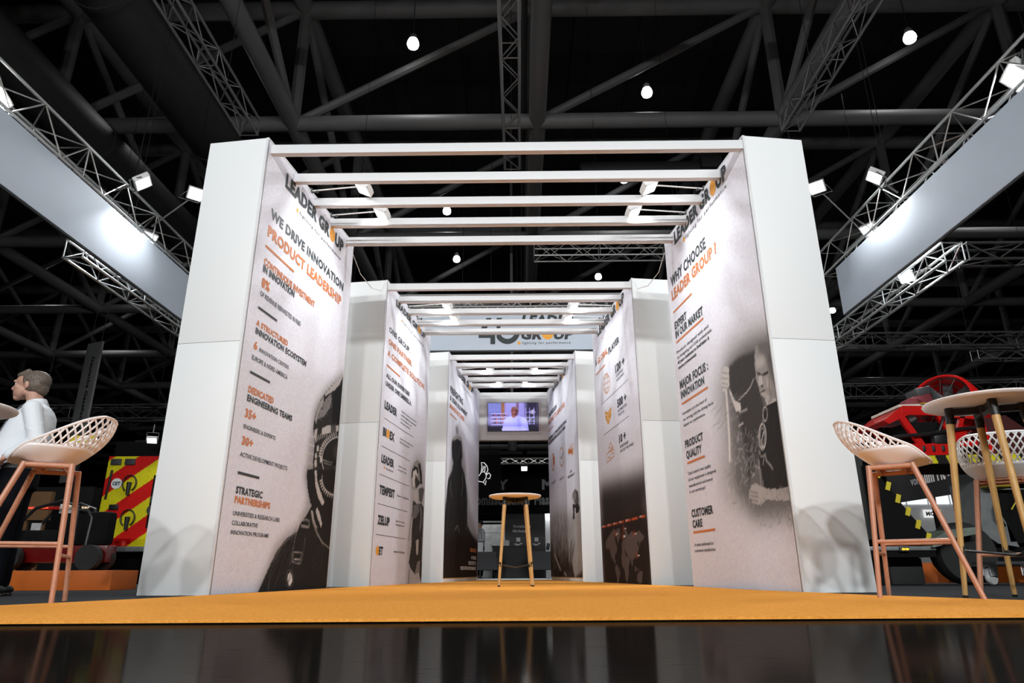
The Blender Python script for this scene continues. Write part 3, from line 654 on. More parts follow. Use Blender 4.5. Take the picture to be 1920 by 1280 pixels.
  ('P',0.6,0.01,1,((1.517,1.527),(1.553,1.659),(1.656,1.739),(1.795,1.797),(1.961,1.777),(2.051,1.631),(2.106,1.463),(1.966,1.455),(1.809,1.501),(1.688,1.341),(1.576,1.329),(1.54,1.451))),
  ('P',0.18,0.006,1,((1.525,1.48),(1.519,1.591),(1.665,1.679),(1.841,1.685),(1.883,1.608),(1.825,1.592),(1.701,1.632),(1.594,1.577),(1.581,1.48))),
  ('P',0.2,0.008,1,((1.833,1.741),(1.963,1.769),(2.069,1.634),(2.119,1.457),(2.009,1.452),(1.945,1.6))),
  ('P',0.85,0.012,1,((1.592,1.593),(1.759,1.64),(1.829,1.568),(1.735,1.411),(1.629,1.351),(1.571,1.47))),
  ('P',0.25,0.01,1,((1.728,1.571),(1.868,1.508),(2.023,1.478),(1.911,1.416),(1.773,1.351),(1.699,1.455))),
  ('P',0.75,0.012,1,((1.639,1.288),(1.833,1.342),(1.928,1.304),(1.883,1.202),(1.714,1.17))),
  ('P',0.35,0.012,1,((1.918,1.367),(2.155,1.428),(2.243,1.387),(2.129,1.177),(1.974,1.195))),
  ('P',0.45,0.015,1,((1.695,1.105),(1.951,1.145),(1.997,1.036),(1.836,0.929),(1.667,0.916))),
  ('L',0.8,0.03,1,((1.667,0.916),(1.636,0.761),(1.646,0.519))),
  ('L',0.1,0.012,1,((1.603,0.973),(1.554,0.756),(1.51,0.589))),
  ('L',0.7,0.02,1,((2.011,1.15),(2.122,1.014),(2.064,0.786))),
  ('P',0.75,0.01,1,((1.883,0.62),(2.028,0.626),(2.04,0.424),(1.944,0.406))),
  ('L',0.7,0.015,1,((2.108,1.11),(2.18,0.953),(2.098,0.756))),
  ('P',0.7,0.02,0.6,((2.015,0.316),(2.148,0.333),(2.156,0.04),(1.748,0.031),(1.669,0.193),(1.897,0.148))),
  ('L',0.15,0.02,1,((1.615,0.193),(1.591,0.004))),
  ('S',0.05,0.7,90,0.03,0.15,80,25,0.012,0.5,((1.632,1.147),(2.188,1.199),(2.271,0.194),(1.662,0.237))),
 ),
 3: (
  ('P',(0.19,0.17,0.16),0.22,1,((0.045,1.417),(2.354,1.33),(2.281,0.999),(2.274,0.71),(2.279,-0.006),(0.053,-0.015))),
  ('P',(0.15,0.115,0.1),0.15,0.9,((0.025,0.857),(2.311,0.877),(2.279,-0.006),(0.053,-0.015))),
  ('P',(0.36,0.32,0.31),0.012,1,((0.247,0.595),(0.476,0.666),(0.626,0.718),(0.768,0.745),(0.837,0.706),(0.75,0.652),(0.789,0.563),(0.869,0.492),(0.837,0.426),(0.735,0.39),(0.705,0.333),(0.77,0.284),(0.71,0.266),(0.587,0.325),(0.503,0.396),(0.441,0.487),(0.273,0.472),(0.235,0.534))),
  ('P',(0.36,0.32,0.31),0.012,1,((0.88,0.733),(1.066,0.737),(1.063,0.637),(0.913,0.529),(0.873,0.607),(0.841,0.687))),
  ('P',(0.36,0.32,0.31),0.012,1,((0.784,0.26),(0.919,0.197),(0.972,0.141),(0.894,0.076),(0.833,-0.008),(0.748,-0.01),(0.786,0.085),(0.691,0.17),(0.723,0.237))),
  ('P',(0.36,0.32,0.31),0.012,1,((1.111,0.521),(1.176,0.575),(1.249,0.59),(1.418,0.582),(1.369,0.511),(1.277,0.478),(1.228,0.406),(1.269,0.359),(1.432,0.337),(1.454,0.283),(1.375,0.222),(1.371,0.124),(1.266,0.021),(1.207,0.06),(1.18,0.178),(1.07,0.234),(1.055,0.336),(1.11,0.428))),
  ('P',(0.36,0.32,0.31),0.012,1,((1.251,0.683),(1.374,0.695),(1.412,0.638),(1.458,0.617),(1.6,0.664),(1.719,0.622),(1.941,0.654),(2.022,0.615),(2.13,0.575),(2.109,0.542),(1.971,0.514),(1.928,0.455),(1.899,0.526),(1.819,0.511),(1.88,0.44),(1.824,0.39),(1.723,0.349),(1.653,0.315),(1.586,0.299),(1.589,0.238),(1.539,0.229),(1.492,0.31),(1.401,0.347),(1.281,0.414),(1.243,0.479),(1.309,0.55),(1.382,0.575))),
  ('P',(0.36,0.32,0.31),0.012,1,((1.636,0.237),(1.708,0.21),(1.745,0.167),(1.668,0.167))),
  ('P',(0.36,0.32,0.31),0.012,1,((1.751,0.125),(1.865,0.167),(1.968,0.167),(1.974,0.125),(1.924,0.033),(1.832,0.015),(1.719,0.048))),
  ('P',(0.36,0.32,0.31),0.012,1,((1.751,0.193),(1.839,0.184),(1.806,0.167))),
  ('P',(0.72,0.3,0.16),0.004,1,((0.064,0.829),(0.33,0.827),(0.324,0.796),(0.058,0.798))),
  ('P',(0.86,0.82,0.8),0.004,0.8,((0.079,0.818),(0.196,0.818),(0.194,0.803),(0.076,0.803))),
  ('P',(0.72,0.3,0.16),0.004,1,((0.385,0.832),(0.644,0.829),(0.639,0.799),(0.379,0.801))),
  ('P',(0.86,0.82,0.8),0.004,0.8,((0.4,0.821),(0.514,0.82),(0.512,0.806),(0.397,0.806))),
  ('P',(0.72,0.3,0.16),0.004,1,((0.708,0.831),(0.967,0.828),(0.961,0.799),(0.702,0.801))),
  ('P',(0.86,0.82,0.8),0.004,0.8,((0.721,0.82),(0.837,0.82),(0.834,0.806),(0.719,0.806))),
  ('P',(0.72,0.3,0.16),0.004,1,((1.023,0.832),(1.274,0.829),(1.268,0.801),(1.017,0.803))),
  ('P',(0.86,0.82,0.8),0.004,0.8,((1.036,0.821),(1.148,0.821),(1.145,0.808),(1.033,0.808))),
  ('P',(0.72,0.3,0.16),0.004,1,((1.34,0.829),(1.608,0.825),(1.602,0.798),(1.334,0.801))),
  ('P',(0.86,0.82,0.8),0.004,0.8,((1.352,0.818),(1.474,0.818),(1.471,0.805),(1.349,0.805))),
  ('P',(0.72,0.3,0.16),0.004,1,((1.651,0.827),(1.921,0.824),(1.915,0.798),(1.645,0.8))),
  ('P',(0.86,0.82,0.8),0.004,0.8,((1.662,0.817),(1.786,0.817),(1.783,0.804),(1.659,0.805))),
  ('P',(0.72,0.3,0.16),0.004,1,((1.974,0.83),(2.226,0.827),(2.22,0.801),(1.968,0.804))),
  ('P',(0.86,0.82,0.8),0.004,0.8,((1.984,0.82),(2.1,0.82),(2.097,0.808),(1.981,0.808))),
  ('P',(0.86,0.82,0.8),0.004,0.9,((0.822,0.671),(0.957,0.672),(0.953,0.653),(0.818,0.652))),
  ('L',(0.72,0.3,0.16),0.012,1,((0.79,0.626),(0.753,0.667),(0.808,0.713),(0.853,0.671),(0.79,0.626))),
  ('P',(0.86,0.82,0.8),0.004,0.9,((1.259,0.723),(1.383,0.723),(1.379,0.705),(1.255,0.705))),
  ('L',(0.72,0.3,0.16),0.012,1,((1.229,0.68),(1.195,0.719),(1.246,0.763),(1.287,0.723),(1.229,0.68))),
  ('P',(0.86,0.82,0.8),0.004,0.9,((1.193,0.624),(1.318,0.625),(1.314,0.607),(1.189,0.605))),
  ('L',(0.72,0.3,0.16),0.012,1,((1.162,0.58),(1.128,0.619),(1.18,0.664),(1.221,0.624),(1.162,0.58))),
  ('P',(0.86,0.82,0.8),0.004,0.9,((1.72,0.629),(1.833,0.63),(1.829,0.612),(1.716,0.611))),
  ('L',(0.72,0.3,0.16),0.012,1,((1.692,0.587),(1.662,0.625),(1.709,0.667),(1.746,0.629),(1.692,0.587))),
  ('P',(0.86,0.82,0.8),0.004,0.9,((1.786,0.359),(1.896,0.363),(1.893,0.346),(1.783,0.342))),
  ('L',(0.72,0.3,0.16),0.012,1,((1.759,0.318),(1.73,0.353),(1.776,0.395),(1.811,0.36),(1.759,0.318))),
  ('L',(0.76,0.5,0.3),0.016,1,((0.929,2.864),(0.919,2.835),(0.902,2.81),(0.879,2.789),(0.849,2.774),(0.815,2.764),(0.778,2.761),(0.739,2.764),(0.7,2.774),(0.663,2.791),(0.629,2.812),(0.601,2.838),(0.579,2.868),(0.564,2.9),(0.557,2.932),(0.559,2.964),(0.569,2.994),(0.587,3.02),(0.612,3.041),(0.643,3.056),(0.678,3.065),(0.717,3.067),(0.756,3.063),(0.795,3.051),(0.831,3.034),(0.863,3.012),(0.891,2.986),(0.911,2.957),(0.925,2.926),(0.931,2.894),(0.929,2.864))),
  ('L',(0.76,0.5,0.3),0.01,1,((0.828,2.891),(0.82,2.862),(0.809,2.835),(0.796,2.811),(0.78,2.792),(0.763,2.778),(0.746,2.769),(0.728,2.767),(0.711,2.772),(0.695,2.782),(0.682,2.798),(0.672,2.82),(0.665,2.845),(0.661,2.874),(0.662,2.904),(0.666,2.935),(0.673,2.965),(0.684,2.992),(0.698,3.016),(0.714,3.036),(0.731,3.05),(0.749,3.058),(0.767,3.059),(0.784,3.055),(0.799,3.044),(0.812,3.027),(0.822,3.005),(0.829,2.98),(0.832,2.951),(0.832,2.921),(0.828,2.891))),
  ('L',(0.76,0.5,0.3),0.01,1,((0.56,2.939),(0.931,2.902))),
  ('L',(0.76,0.5,0.3),0.01,1,((0.602,3.026),(0.923,2.984))),
  ('L',(0.76,0.5,0.3),0.01,1,((0.569,2.856),(0.891,2.819))),
  ('P',(0.86,0.6,0.25),0.006,1,((0.567,2.52),(0.748,2.455),(0.945,2.502),(0.926,2.407),(0.889,2.338),(0.742,2.27),(0.66,2.311),(0.584,2.389),(0.578,2.454))),
  ('L',0.95,0.01,1,((0.58,2.461),(0.739,2.41),(0.893,2.445))),
  ('L',0.95,0.01,1,((0.611,2.368),(0.735,2.388),(0.839,2.319))),
  ('L',0.95,0.01,1,((0.662,2.318),(0.786,2.346))),
  ('L',(0.76,0.5,0.3),0.014,1,((0.559,1.853),(0.557,1.724),(0.965,1.756),(0.953,1.861),(0.836,1.866),(0.69,1.861),(0.559,1.853))),
  ('L',(0.76,0.5,0.3),0.014,1,((0.671,1.91),(0.802,1.985),(0.915,1.897),(0.834,1.859),(0.69,1.861),(0.671,1.91))),
  ('L',(0.76,0.5,0.3),0.014,1,((0.619,1.797),(0.73,1.765),(0.857,1.833),(0.933,1.791))),
  ('L',(0.76,0.5,0.3),0.014,1,((0.716,1.932),(0.812,1.893),(0.902,1.914))),
 ),
 4: (
  ('P',0.45,0.15,0.5,((0.165,1.419),(0.257,1.938),(0.411,2.443),(0.713,2.674),(1.178,2.662),(1.592,2.132),(2.038,1.352),(2.892,0.882),(2.909,0.616),(-0.017,0.528),(-0,1.179))),
  ('P',0.15,0.03,1,((0.363,2.397),(0.513,2.486),(0.838,2.559),(1.163,2.568),(1.222,2.437),(1.284,2.292),(1.218,2.23),(1.206,2.101),(1.481,1.987),(1.689,1.73),(1.799,1.459),(1.806,1.079),(2.005,0.965),(2.616,0.79),(2.861,0.694),(2.864,0),(-0.022,0.033),(-0.025,0.828),(0.005,1.135),(0.107,1.503),(0.181,1.718),(0.448,1.894),(0.536,2.063),(0.425,2.106),(0.364,2.289))),
  ('P',0.62,0.012,1,((0.491,2.494),(0.615,2.555),(0.946,2.623),(1.134,2.615),(1.093,2.555),(0.816,2.548),(0.538,2.454))),
  ('P',0.45,0.03,0.8,((0.597,2.726),(0.837,2.801),(0.919,2.664),(0.722,2.588))),
  ('L',0.55,0.02,1,((0.384,1.721),(0.318,1.573),(0.465,1.45))),
  ('L',0.5,0.02,1,((1.023,2.428),(0.876,2.177))),
  ('L',0.55,0.025,1,((1.304,1.938),(1.358,1.742),(1.259,1.532))),
  ('L',0.6,0.03,1,((1.78,1.689),(1.837,1.463))),
  ('L',0.5,0.03,1,((0.786,0.896),(0.994,0.978),(1.116,0.867))),
  ('L',0.45,0.02,1,((1.096,2.517),(1.236,2.284))),
  ('L',0.5,0.03,1,((1.868,1.083),(1.755,0.951))),
  ('S',0.05,0.42,110,0.05,0.25,85,25,0.02,0.45,((0.135,1.689),(1.553,1.868),(1.814,0.979),(0.035,0.875))),
  ('P',(0.12,0.085,0.07),0.1,1,((-0.052,0.74),(2.896,0.815),(2.878,0),(-0.041,0.033))),
  ('S',0.7,0.95,40,0.1,0.5,82,8,0.02,0.35,((1.41,2.786),(2.9,3.137),(2.858,1.421),(2.038,1.352))),
  ('L',0.3,0.012,0,((-0.824,3.73),(-0.824,3.73))),
 ),
 5: (
  ('P',0.5,0.25,0.85,((0.034,1.2),(1.196,1.274),(2.194,1.09),(2.957,1.128),(2.96,0.042),(-0.069,0.016))),
  ('P',(0.24,0.2,0.17),0.2,0.9,((-0.026,0.731),(2.86,0.564),(2.947,0.042),(-0.021,0.016))),
  ('P',(0.16,0.12,0.1),0.12,0.9,((-0.048,0.334),(2.928,0.218),(2.947,0.042),(-0.021,0.016))),
  ('S',0.62,0.92,230,0.08,0.4,78,22,0.04,0.42,((0.163,1.056),(1.187,1.212),(2.259,1.041),(2.906,0.831),(2.879,0.297),(0.374,0.489))),
  ('S',0.3,0.8,150,0.06,0.3,110,35,0.03,0.4,((0.111,0.66),(2.924,0.561),(2.932,0.061),(0.031,0.041))),
  ('P',0.66,0.05,0.8,((2.289,1.01),(2.892,1.134),(2.978,0.693),(2.919,0.165),(2.31,0.057),(2.141,0.306),(2.405,0.635))),
  ('P',0.36,0.02,1,((2.28,1.404),(2.368,1.498),(2.589,1.549),(2.804,1.479),(2.858,1.318),(2.813,1.252),(2.615,1.285),(2.376,1.321))),
  ('P',0.55,0.03,0.8,((2.355,1.418),(2.406,1.508),(2.607,1.529),(2.636,1.411),(2.517,1.322),(2.342,1.339))),
  ('P',0.18,0.012,1,((2.338,1.31),(2.816,1.266),(2.902,1.188),(2.792,1.128),(2.588,1.117),(2.538,1.235),(2.467,1.226),(2.471,1.04),(2.294,1.039),(2.348,1.15))),
  ('P',0.82,0.015,1,((2.302,1.402),(2.359,1.44),(2.48,1.312),(2.373,1.307))),
  ('L',0.85,0.04,1,((0.466,0.487),(0.76,0.339),(1.04,0.199))),
  ('L',0.7,0.05,1,((1.401,0.153),(1.573,0.095))),
  ('L',(0.76,0.5,0.3),0.03,1,((0.716,2.306),(0.707,2.274),(0.692,2.243),(0.671,2.217),(0.644,2.196),(0.612,2.18),(0.578,2.171),(0.542,2.169),(0.506,2.174),(0.471,2.186),(0.44,2.205),(0.413,2.229),(0.392,2.258),(0.378,2.29),(0.37,2.324),(0.371,2.359),(0.379,2.392),(0.395,2.423),(0.417,2.45),(0.445,2.471),(0.477,2.487),(0.512,2.495),(0.549,2.496),(0.585,2.491),(0.619,2.478),(0.65,2.459),(0.676,2.434),(0.696,2.405),(0.71,2.374),(0.716,2.34),(0.716,2.306))),
  ('P',(0.75,0.4,0.2),0.01,1,((0.506,2.448),(0.667,2.434),(0.672,2.277),(0.505,2.229))),
  ('L',(0.76,0.5,0.3),0.025,1,((1.638,2.266),(1.629,2.231),(1.611,2.199),(1.586,2.171),(1.555,2.148),(1.519,2.132),(1.479,2.123),(1.438,2.122),(1.397,2.128),(1.357,2.141),(1.321,2.162),(1.29,2.189),(1.265,2.22),(1.249,2.255),(1.24,2.292),(1.241,2.33),(1.251,2.366),(1.269,2.399),(1.295,2.427),(1.327,2.45),(1.365,2.466),(1.405,2.474),(1.447,2.475),(1.489,2.468),(1.528,2.453),(1.563,2.432),(1.593,2.405),(1.616,2.373),(1.632,2.339),(1.639,2.302),(1.638,2.266))),
  ('L',0.3,0.025,1,((1.349,2.313),(1.425,2.259),(1.629,2.362))),
  ('L',(0.8,0.5,0.25),0.03,1,((2.068,2.284),(2.239,2.277))),
  ('L',(0.8,0.5,0.25),0.03,1,((2.12,2.341),(2.243,2.298))),
  ('L',(0.8,0.5,0.25),0.03,1,((2.287,2.377),(2.308,2.309))),
  ('L',(0.8,0.5,0.25),0.03,1,((2.493,2.362),(2.368,2.294))),
  ('L',(0.8,0.5,0.25),0.03,1,((2.55,2.277),(2.384,2.263))),
  ('L',(0.8,0.5,0.25),0.03,1,((2.522,2.229),(2.38,2.236))),
  ('L',(0.8,0.5,0.25),0.03,1,((2.411,2.174),(2.338,2.235))),
  ('L',(0.8,0.5,0.25),0.03,1,((2.514,2.178),(2.399,2.229))),
  ('L',(0.8,0.5,0.25),0.03,1,((2.125,2.231),(2.256,2.249))),
  ('P',(0.8,0.45,0.2),0.02,1,((2.115,2.309),(2.429,2.288),(2.396,2.208),(2.125,2.231))),
 ),
}

# ================================================================== THE SETTING
fl = struct('floor', MB().box2((-70, -30, -.2), (70, 90, 0)), M_FLOOR)
struct('ceiling', MB().box2((-70, -30, 18), (70, 90, 18.2)), M_DECK)
M_HALLWALL = mat('dark_hall_wall', (.02, .02, .021), .9, noise=.4, nscale=.2)
struct('wall_back', MB().box2((-70, 89.6, 0), (70, 90, 18)), M_HALLWALL)
struct('wall_left', MB().box2((-70, -30, 0), (-69.6, 89.6, 18)), M_HALLWALL)
struct('wall_right', MB().box2((69.6, -30, 0), (70, 89.6, 18)), M_HALLWALL)
struct('wall_front', MB().box2((-69.6, -30, 0), (69.6, -29.6, 18)), M_HALLWALL)

# corrugated strips of the roof deck between the purlins
dk = MB()
for i in range(-16, 17):
    dk.box2((i*1.13*2-.25, -5, 17.86), (i*1.13*2+.25, 80, 18), 0)
o = dk.build('ceiling_deck_ribs', mat('roof_deck_rib', (.018, .018, .018), .8), None, False); o['kind'] = 'structure'

# tubular roof frame
frame = bpy.data.objects.new('ceiling_roof_frame', None); C.objects.link(frame); frame['kind'] = 'structure'
XN = [.57+6.782*(i-7) for i in range(15)]
YN = [8.95+6.83*i for i in range(11)]
ZB, ZT = 12.0, 16.0
for y in YN:
    MB().cyl((XN[0], y, ZB), (XN[-1], y, ZB), .215, n=12).build('bottom_chord', M_PIPE, frame)
    MB().cyl((XN[0], y, ZT), (XN[-1], y, ZT), .26, n=12).build('top_chord', M_PIPE, frame)
for x in XN:
    MB().cyl((x, YN[0]-8, ZB), (x, YN[-1], ZB), .235, n=12).build('longitudinal_tube', M_PIPE, frame)
    MB().cyl((x, YN[0]-8, ZT), (x, YN[-1], ZT), .26, n=12).build('top_longitudinal_tube', M_PIPE, frame)
ps = MB(); di = MB(); dl = MB()
for j, y in enumerate(YN):
    for i, x in enumerate(XN):
        ps.cyl((x, y, ZB), (x, y, ZT), .17, n=8, caps=False)
        if i+1 < len(XN): di.cyl((x, y, ZB), (XN[i+1], y, ZT), .12, n=8, caps=False)
        if j+1 < len(YN): dl.cyl((x, y, ZT), (x, YN[j+1], ZB), .12, n=8, caps=False)
for nm, q in (('post', ps), ('cross_brace', di), ('long_brace', dl)):
    q.build(nm, M_PIPE, frame)['kind'] = 'stuff'
for k, (x, lab) in enumerate(((-7.95, 'big dark round air duct under the roof, nearest the left side of the booth'), (-11.2, 'big dark round air duct under the roof at far left'), (.2, 'slim dark pipe running lengthwise beside the central roof tube'))):
    r = .62 if k < 2 else .07; zd = 10.95 if k < 2 else 12.32
    d = MB().cyl((x, 4, zd), (x, 70, zd), r, n=20)
    for q in range(12): d.cyl((x, 5+q*5, zd), (x, 5.12+q*5, zd), r*1.05, n=20)
    tag(d.build('air_duct', M_DUCT), lab, 'duct')
# short cross ducts seen between the tubes
tag(MB().cyl((2.2, 20.5, 13.4), (6.3, 20.5, 13.4), .36, n=16).cyl((6.3, 20.5, 13.4), (7.0, 20.5, 13.4), .62, n=16).build('air_duct', M_DUCT), 'short grey duct with fat end lying across the roof, above the right beams', 'duct')

# high bay lamps ---------------------------------------------------
def make_bay():
    t = thing('high_bay_lamp', '', 'ceiling lamp')
    MB().lathe([(.03, .42), (.05, .4), (.09, .36), (.11, .28), (.115, .22), (.125, .2)]).build('lamp_housing', M_HOUSING, t)
    MB().lathe([(.12, .2), (.155, .12), (.165, .05), (.14, -.03), (.08, -.065), (.01, -.07)], n=24).build('glowing_globe', M_BAY, t)
    MB().cyl((0, 0, .4), (0, 0, 4.2), .012, n=6).build('hanging_rod', M_DGREY, t)
    spot_lamp('bay_light', t, (0, 0, -.2), (0, 0, -1), POWER_BAY, 150, .8, .3)
    return t
bay0 = make_bay(); first = True
XB = [-2.82+6.782*i for i in (-3, -2, -1, 0, 1, 2, 3, 4)]
BAYS = []
side = {-3: 'fourth left of the centre line', -2: 'third left of the centre line', -1: 'second left of the centre line', 0: 'just left of the centre line', 1: 'just right of the centre line', 2: 'second right of the centre line', 3: 'third right of the centre line', 4: 'fourth right of the centre line'}
rows = [(14.85, (0, 2)), (16.95, (-1, 1)), (21.7, (1, 3)), (23.9, (0,)), (28.3, (0, -2)), (30.4, (1, -3)), (35.2, (-3, 0, 3)), (37.6, (3, 4, -2)), (44.5, (-3, 1, 4)), (51, (-2, 2))]
onames = ['nearest', 'second', 'third', 'fourth', 'fifth', 'sixth', 'seventh', 'eighth', 'ninth', 'farthest']
for r, (y, cols) in enumerate(rows):
    for cidx in cols:
        x = -2.82+6.15*cidx*1.1
        lab = 'glowing round high bay lamp, %s row in depth, %s' % (onames[r], side[cidx])
        if first: bay0.location = (x, y, 13.8); bay0['label'] = lab; first = False
        else: copy_thing(bay0, (x, y, 13.8), 0, lab)
# the same lamps carry on over the aisle behind the camera
for (x, y) in ((-9.6, 1.5), (-2.8, 3.4), (3.9, 1.5), (10.7, 3.4)):
    copy_thing(bay0, (x, y, 13.8), 0, 'round high bay lamp over the front aisle, %s' % {-9.6: 'far left', -2.8: 'left of centre', 3.9: 'right of centre', 10.7: 'far right'}[x])
for o in list(C.objects):
    if o.get('category') == 'ceiling lamp': o['group'] = 'high bay lamps under the roof'

# carpets -----------------------------------------------------------
CAR = [(-3.05, 2.33), (-2.593, 3.588), (-2.37, 4.43), (-2.10, 6.2), (-2.0, 7.5), (-1.80, 8.57), (-1.485, 10.9), (-1.27, 11.8), (-.875, 14.7), (-.875, 15.3), (.635, 15.3), (.635, 14.7), (1.03, 11.8), (1.25, 10.9), (1.565, 8.57), (1.8, 7.5), (1.92, 6.2), (2.245, 4.5), (2.563, 3.7), (3.2, 2.56)]
tag(MB().prism(CAR, .010, Matrix.Translation((0, 0, .004))).build('orange_carpet', M_CARPET, None, False), 'bright orange carpet runner laid through the booth', 'carpet')
tag(MB().box2((-6.3, 2.75, 0), (6.3, 12.5, .004)).build('grey_carpet', M_GCARPET, None, False), 'speckled dark grey carpet under the white columns', 'carpet')

# ================================================================== THE PORTALS
CW = .587
COLS = [(-2.3097, 5.3227, 2.171), (2.1, 5.3659, 2.171), (-1.8065, 8.5714, 2.313), (1.569, 8.5763, 2.313), (-1.2759, 11.7973, 2.955), (1.0341, 11.7988, 2.955)]
ANG = 0.134551
M_PANEL = attr_mat('printed_fabric', .75)
M_PANEL.node_tree.nodes['Principled BSDF'].inputs['Specular IOR Level'].default_value = .15
TXTMAT = {'d': M_DARKTXT, 'o': M_ORTXT, 'w': M_WHTXT}
CLAB = ['tall white display column at front left, panel headed WE DRIVE INNOVATION', 'tall white display column at front right, panel headed WHY CHOOSE',
        'white display column second on the left, panel headed ONE GROUP ONE PARTNER', 'white display column second on the right, panel headed A GLOBAL PLAYER',
        'white display column rearmost on the left, panel with black firefighter silhouette', 'white display column rearmost on the right, panel with a firefighter before flames']
def make_column(c):
    x, y, d = COLS[c]; s = -1 if c % 2 == 0 else 1
    t = thing('display_column', CLAB[c], 'display column', (x, y, .0055), s*ANG, 'printed display columns of the booth')
    b = MB()
    for z0, z1 in ((0, 1.998), (2.002, 3.996)):
        b.box2((s*.014, .0, z0), (s*CW, d, z1), .003)
    b.box2((s*.03, .01, 1.99), (s*(CW-.01), d-.01, 2.01))
    b.build('body', M_WHITE, t)
    tr = MB()
    tr.box2((0, -.006, 0), (s*.02, .012, 3.996)).box2((0, d-.012, 0), (s*.02, d+.002, 3.996))
    tr.box2((-s*.002, 0, 3.98), (s*.02, d, 4.0))
    tr.build('edge_trim', M_BEAM, t)
    z0 = .075 if c > 3 else .006
    art = Art(d-.03, 3.975-z0, .0125 if c < 2 else (.015 if c < 4 else .02), z0)
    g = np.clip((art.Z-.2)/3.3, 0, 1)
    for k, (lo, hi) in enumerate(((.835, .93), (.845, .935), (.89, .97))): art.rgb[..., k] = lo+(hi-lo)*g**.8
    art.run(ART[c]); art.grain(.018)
    # reading direction: left panels start at the near end, right panels at the far end; s runs along the reading direction
    if s < 0: M = Matrix(((0, 0, 1, .004), (1, 0, 0, 0), (0, 1, 0, 0), (0, 0, 0, 1)))
    else: M = Matrix(((0, 0, -1, -.004), (-1, 0, 0, d), (0, 1, 0, 0), (0, 0, 0, 1)))
    Mp = M @ Matrix.Translation((.015, 0, 0))
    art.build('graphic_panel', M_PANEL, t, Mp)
    lay = {'d': Letters(), 'o': Letters(), 'w': Letters(), 'x': Letters()}
    for txt, col, w, s0, s1, z, h in TEXT[c]:
        L = lay[col]
        if txt in '-_': L.rect(s0, s1, z-h/2, z+h/2); continue
        if txt.startswith('*'):
            r = h*.62; lay['x'].disc(s0+r, z+h*.45, r, r)
            if len(txt) > 1: L.text(txt[1:], 0, s0+.07, s1, z, h*.95, 1.25)
            continue
        if '@' in txt:
            a, bb = txt.split('@'); _, _, wt = text_geo(a+'O'+bb, w); k = (s1-s0)/wt
            wa = text_geo(a, w)[2] if a else 0; wb = text_geo(bb, w)[2]
            if a: L.text(a, w, s0, s0+wa*k, z, h)
            L.text(bb, w, s1-wb*k, s1, z, h)
            g0 = s0+wa*k; g1 = s1-wb*k
            lay['x'].disc((g0+g1)/2, z+h*.5, (g1-g0)*.47, h*.62)
        else: L.text(txt, w, s0, s1, z, h)
    Mt = M @ Matrix.Translation((0, 0, .003))
    for key, m, lb in (('d', M_DARKTXT, 'dark slate lettering'), ('o', M_ORTXT, 'orange lettering'), ('w', M_WHTXT, 'white lettering'), ('x', M_DOT, 'amber dots')):
        lay[key].build('lettering' if key != 'x' else 'logo_dot', m, t, Mt, label=lb)
    return t
for c in range(6): make_column(c)

# crossbeams -----------------------------------------------------------
def inner_x(c, y):
    x, y0, d = COLS[c]; s = -1 if c % 2 == 0 else 1
    return x-s*math.tan(ANG)*(y-y0)
BE = [(5.375, 5.86, 6.33, 6.775, 7.225), (8.60, 9.06, 9.55, 10.04, 10.45), (11.86, 12.37, 12.86, 13.36, 13.85)]
pn = ['front portal', 'middle portal', 'rear portal']; on = ['first', 'second', 'third', 'fourth', 'fifth']
for p in range(3):
    for k, y in enumerate(BE[p]):
        xa, xb = inner_x(2*p, y), inner_x(2*p+1, y)
        b = MB().box2((xa-.004, y, 3.868), (xb+.004, y+.062, 3.962), .003).build('crossbeam', M_BEAM)
        tag(b, 'white crossbeam over the %s, %s from the front' % (pn[p], on[k]), 'beam', 'white crossbeams of the portals')

# arm floodlights --------------------------------------------------------
def make_flood(name, label, cat, loc, aim, scale=1., power=60, arm=None, group=None, yoke=None, ang=None, sz=(.2, .15)):
    t = thing(name, label, cat, loc, 0, group)
    aim = Vector(aim).normalized(); q = aim.to_track_quat('-Z', 'Y'); R = q.to_matrix().to_4x4()
    w, h = sz[0]*scale, sz[1]*scale; e = .05*scale
    hb = MB().box((0, 0, e*.55), (w, h, e), bev=.008*scale)
    for k in range(5): hb.box((-w*.36+k*w*.18, 0, e*1.15), (.008*scale, h*.8, e*.5))
    for sx in (-1, 1): hb.box((sx*w*.47, 0, -.006*scale), (w*.06, h, .018*scale))
    for sy in (-1, 1): hb.box((0, sy*h*.47, -.006*scale), (w, h*.06, .018*scale))
    bmesh.ops.transform(hb.bm, matrix=R, verts=hb.bm.verts); hb.build('lamp_housing', M_HOUSING, t)
    lb = MB().box((0, 0, -.002*scale), (w*.86, h*.84, .006*scale)); bmesh.ops.transform(lb.bm, matrix=R, verts=lb.bm.verts)
    lb.build('glass_lens', M_LENS, t)
    area_lamp('flood_light', t, aim*.02*scale, aim, (w*.8, h*.8), power, (.96, .985, 1) if sz[0] > .22 else (.95, .98, 1), ang)
    if arm:
        a = Vector(arm); am = MB().tube([Vector((0, 0, e*.5)), a*.15+Vector((0, 0, .03)), a], .008, 8); am.build('arm', M_HOUSING, t)
        cl = MB().box(a, (.035, .05, .05), bev=.004).cyl(a+Vector((0, -.015, -.03)), a+Vector((-.07*(1 if a.x > 0 else -1), -.03, -.03)), .006).sph(a+Vector((-.08*(1 if a.x > 0 else -1), -.03, -.03)), .016)
        cl.build('clamp', M_DGREY, t)
    if yoke:
        y = Vector(yoke); side = aim.cross(Vector((0, 0, 1))).normalized() if abs(aim.z) < .98 else Vector((1, 0, 0))
        ym = MB().tube([side*w*.56, side*w*.56+y.normalized()*.16*scale, -side*w*.56+y.normalized()*.16*scale, -side*w*.56], .009*scale, 8).cyl(y.normalized()*.16*scale, y, .014*scale)
        ym.build('yoke', M_DKALU, t)
    return t
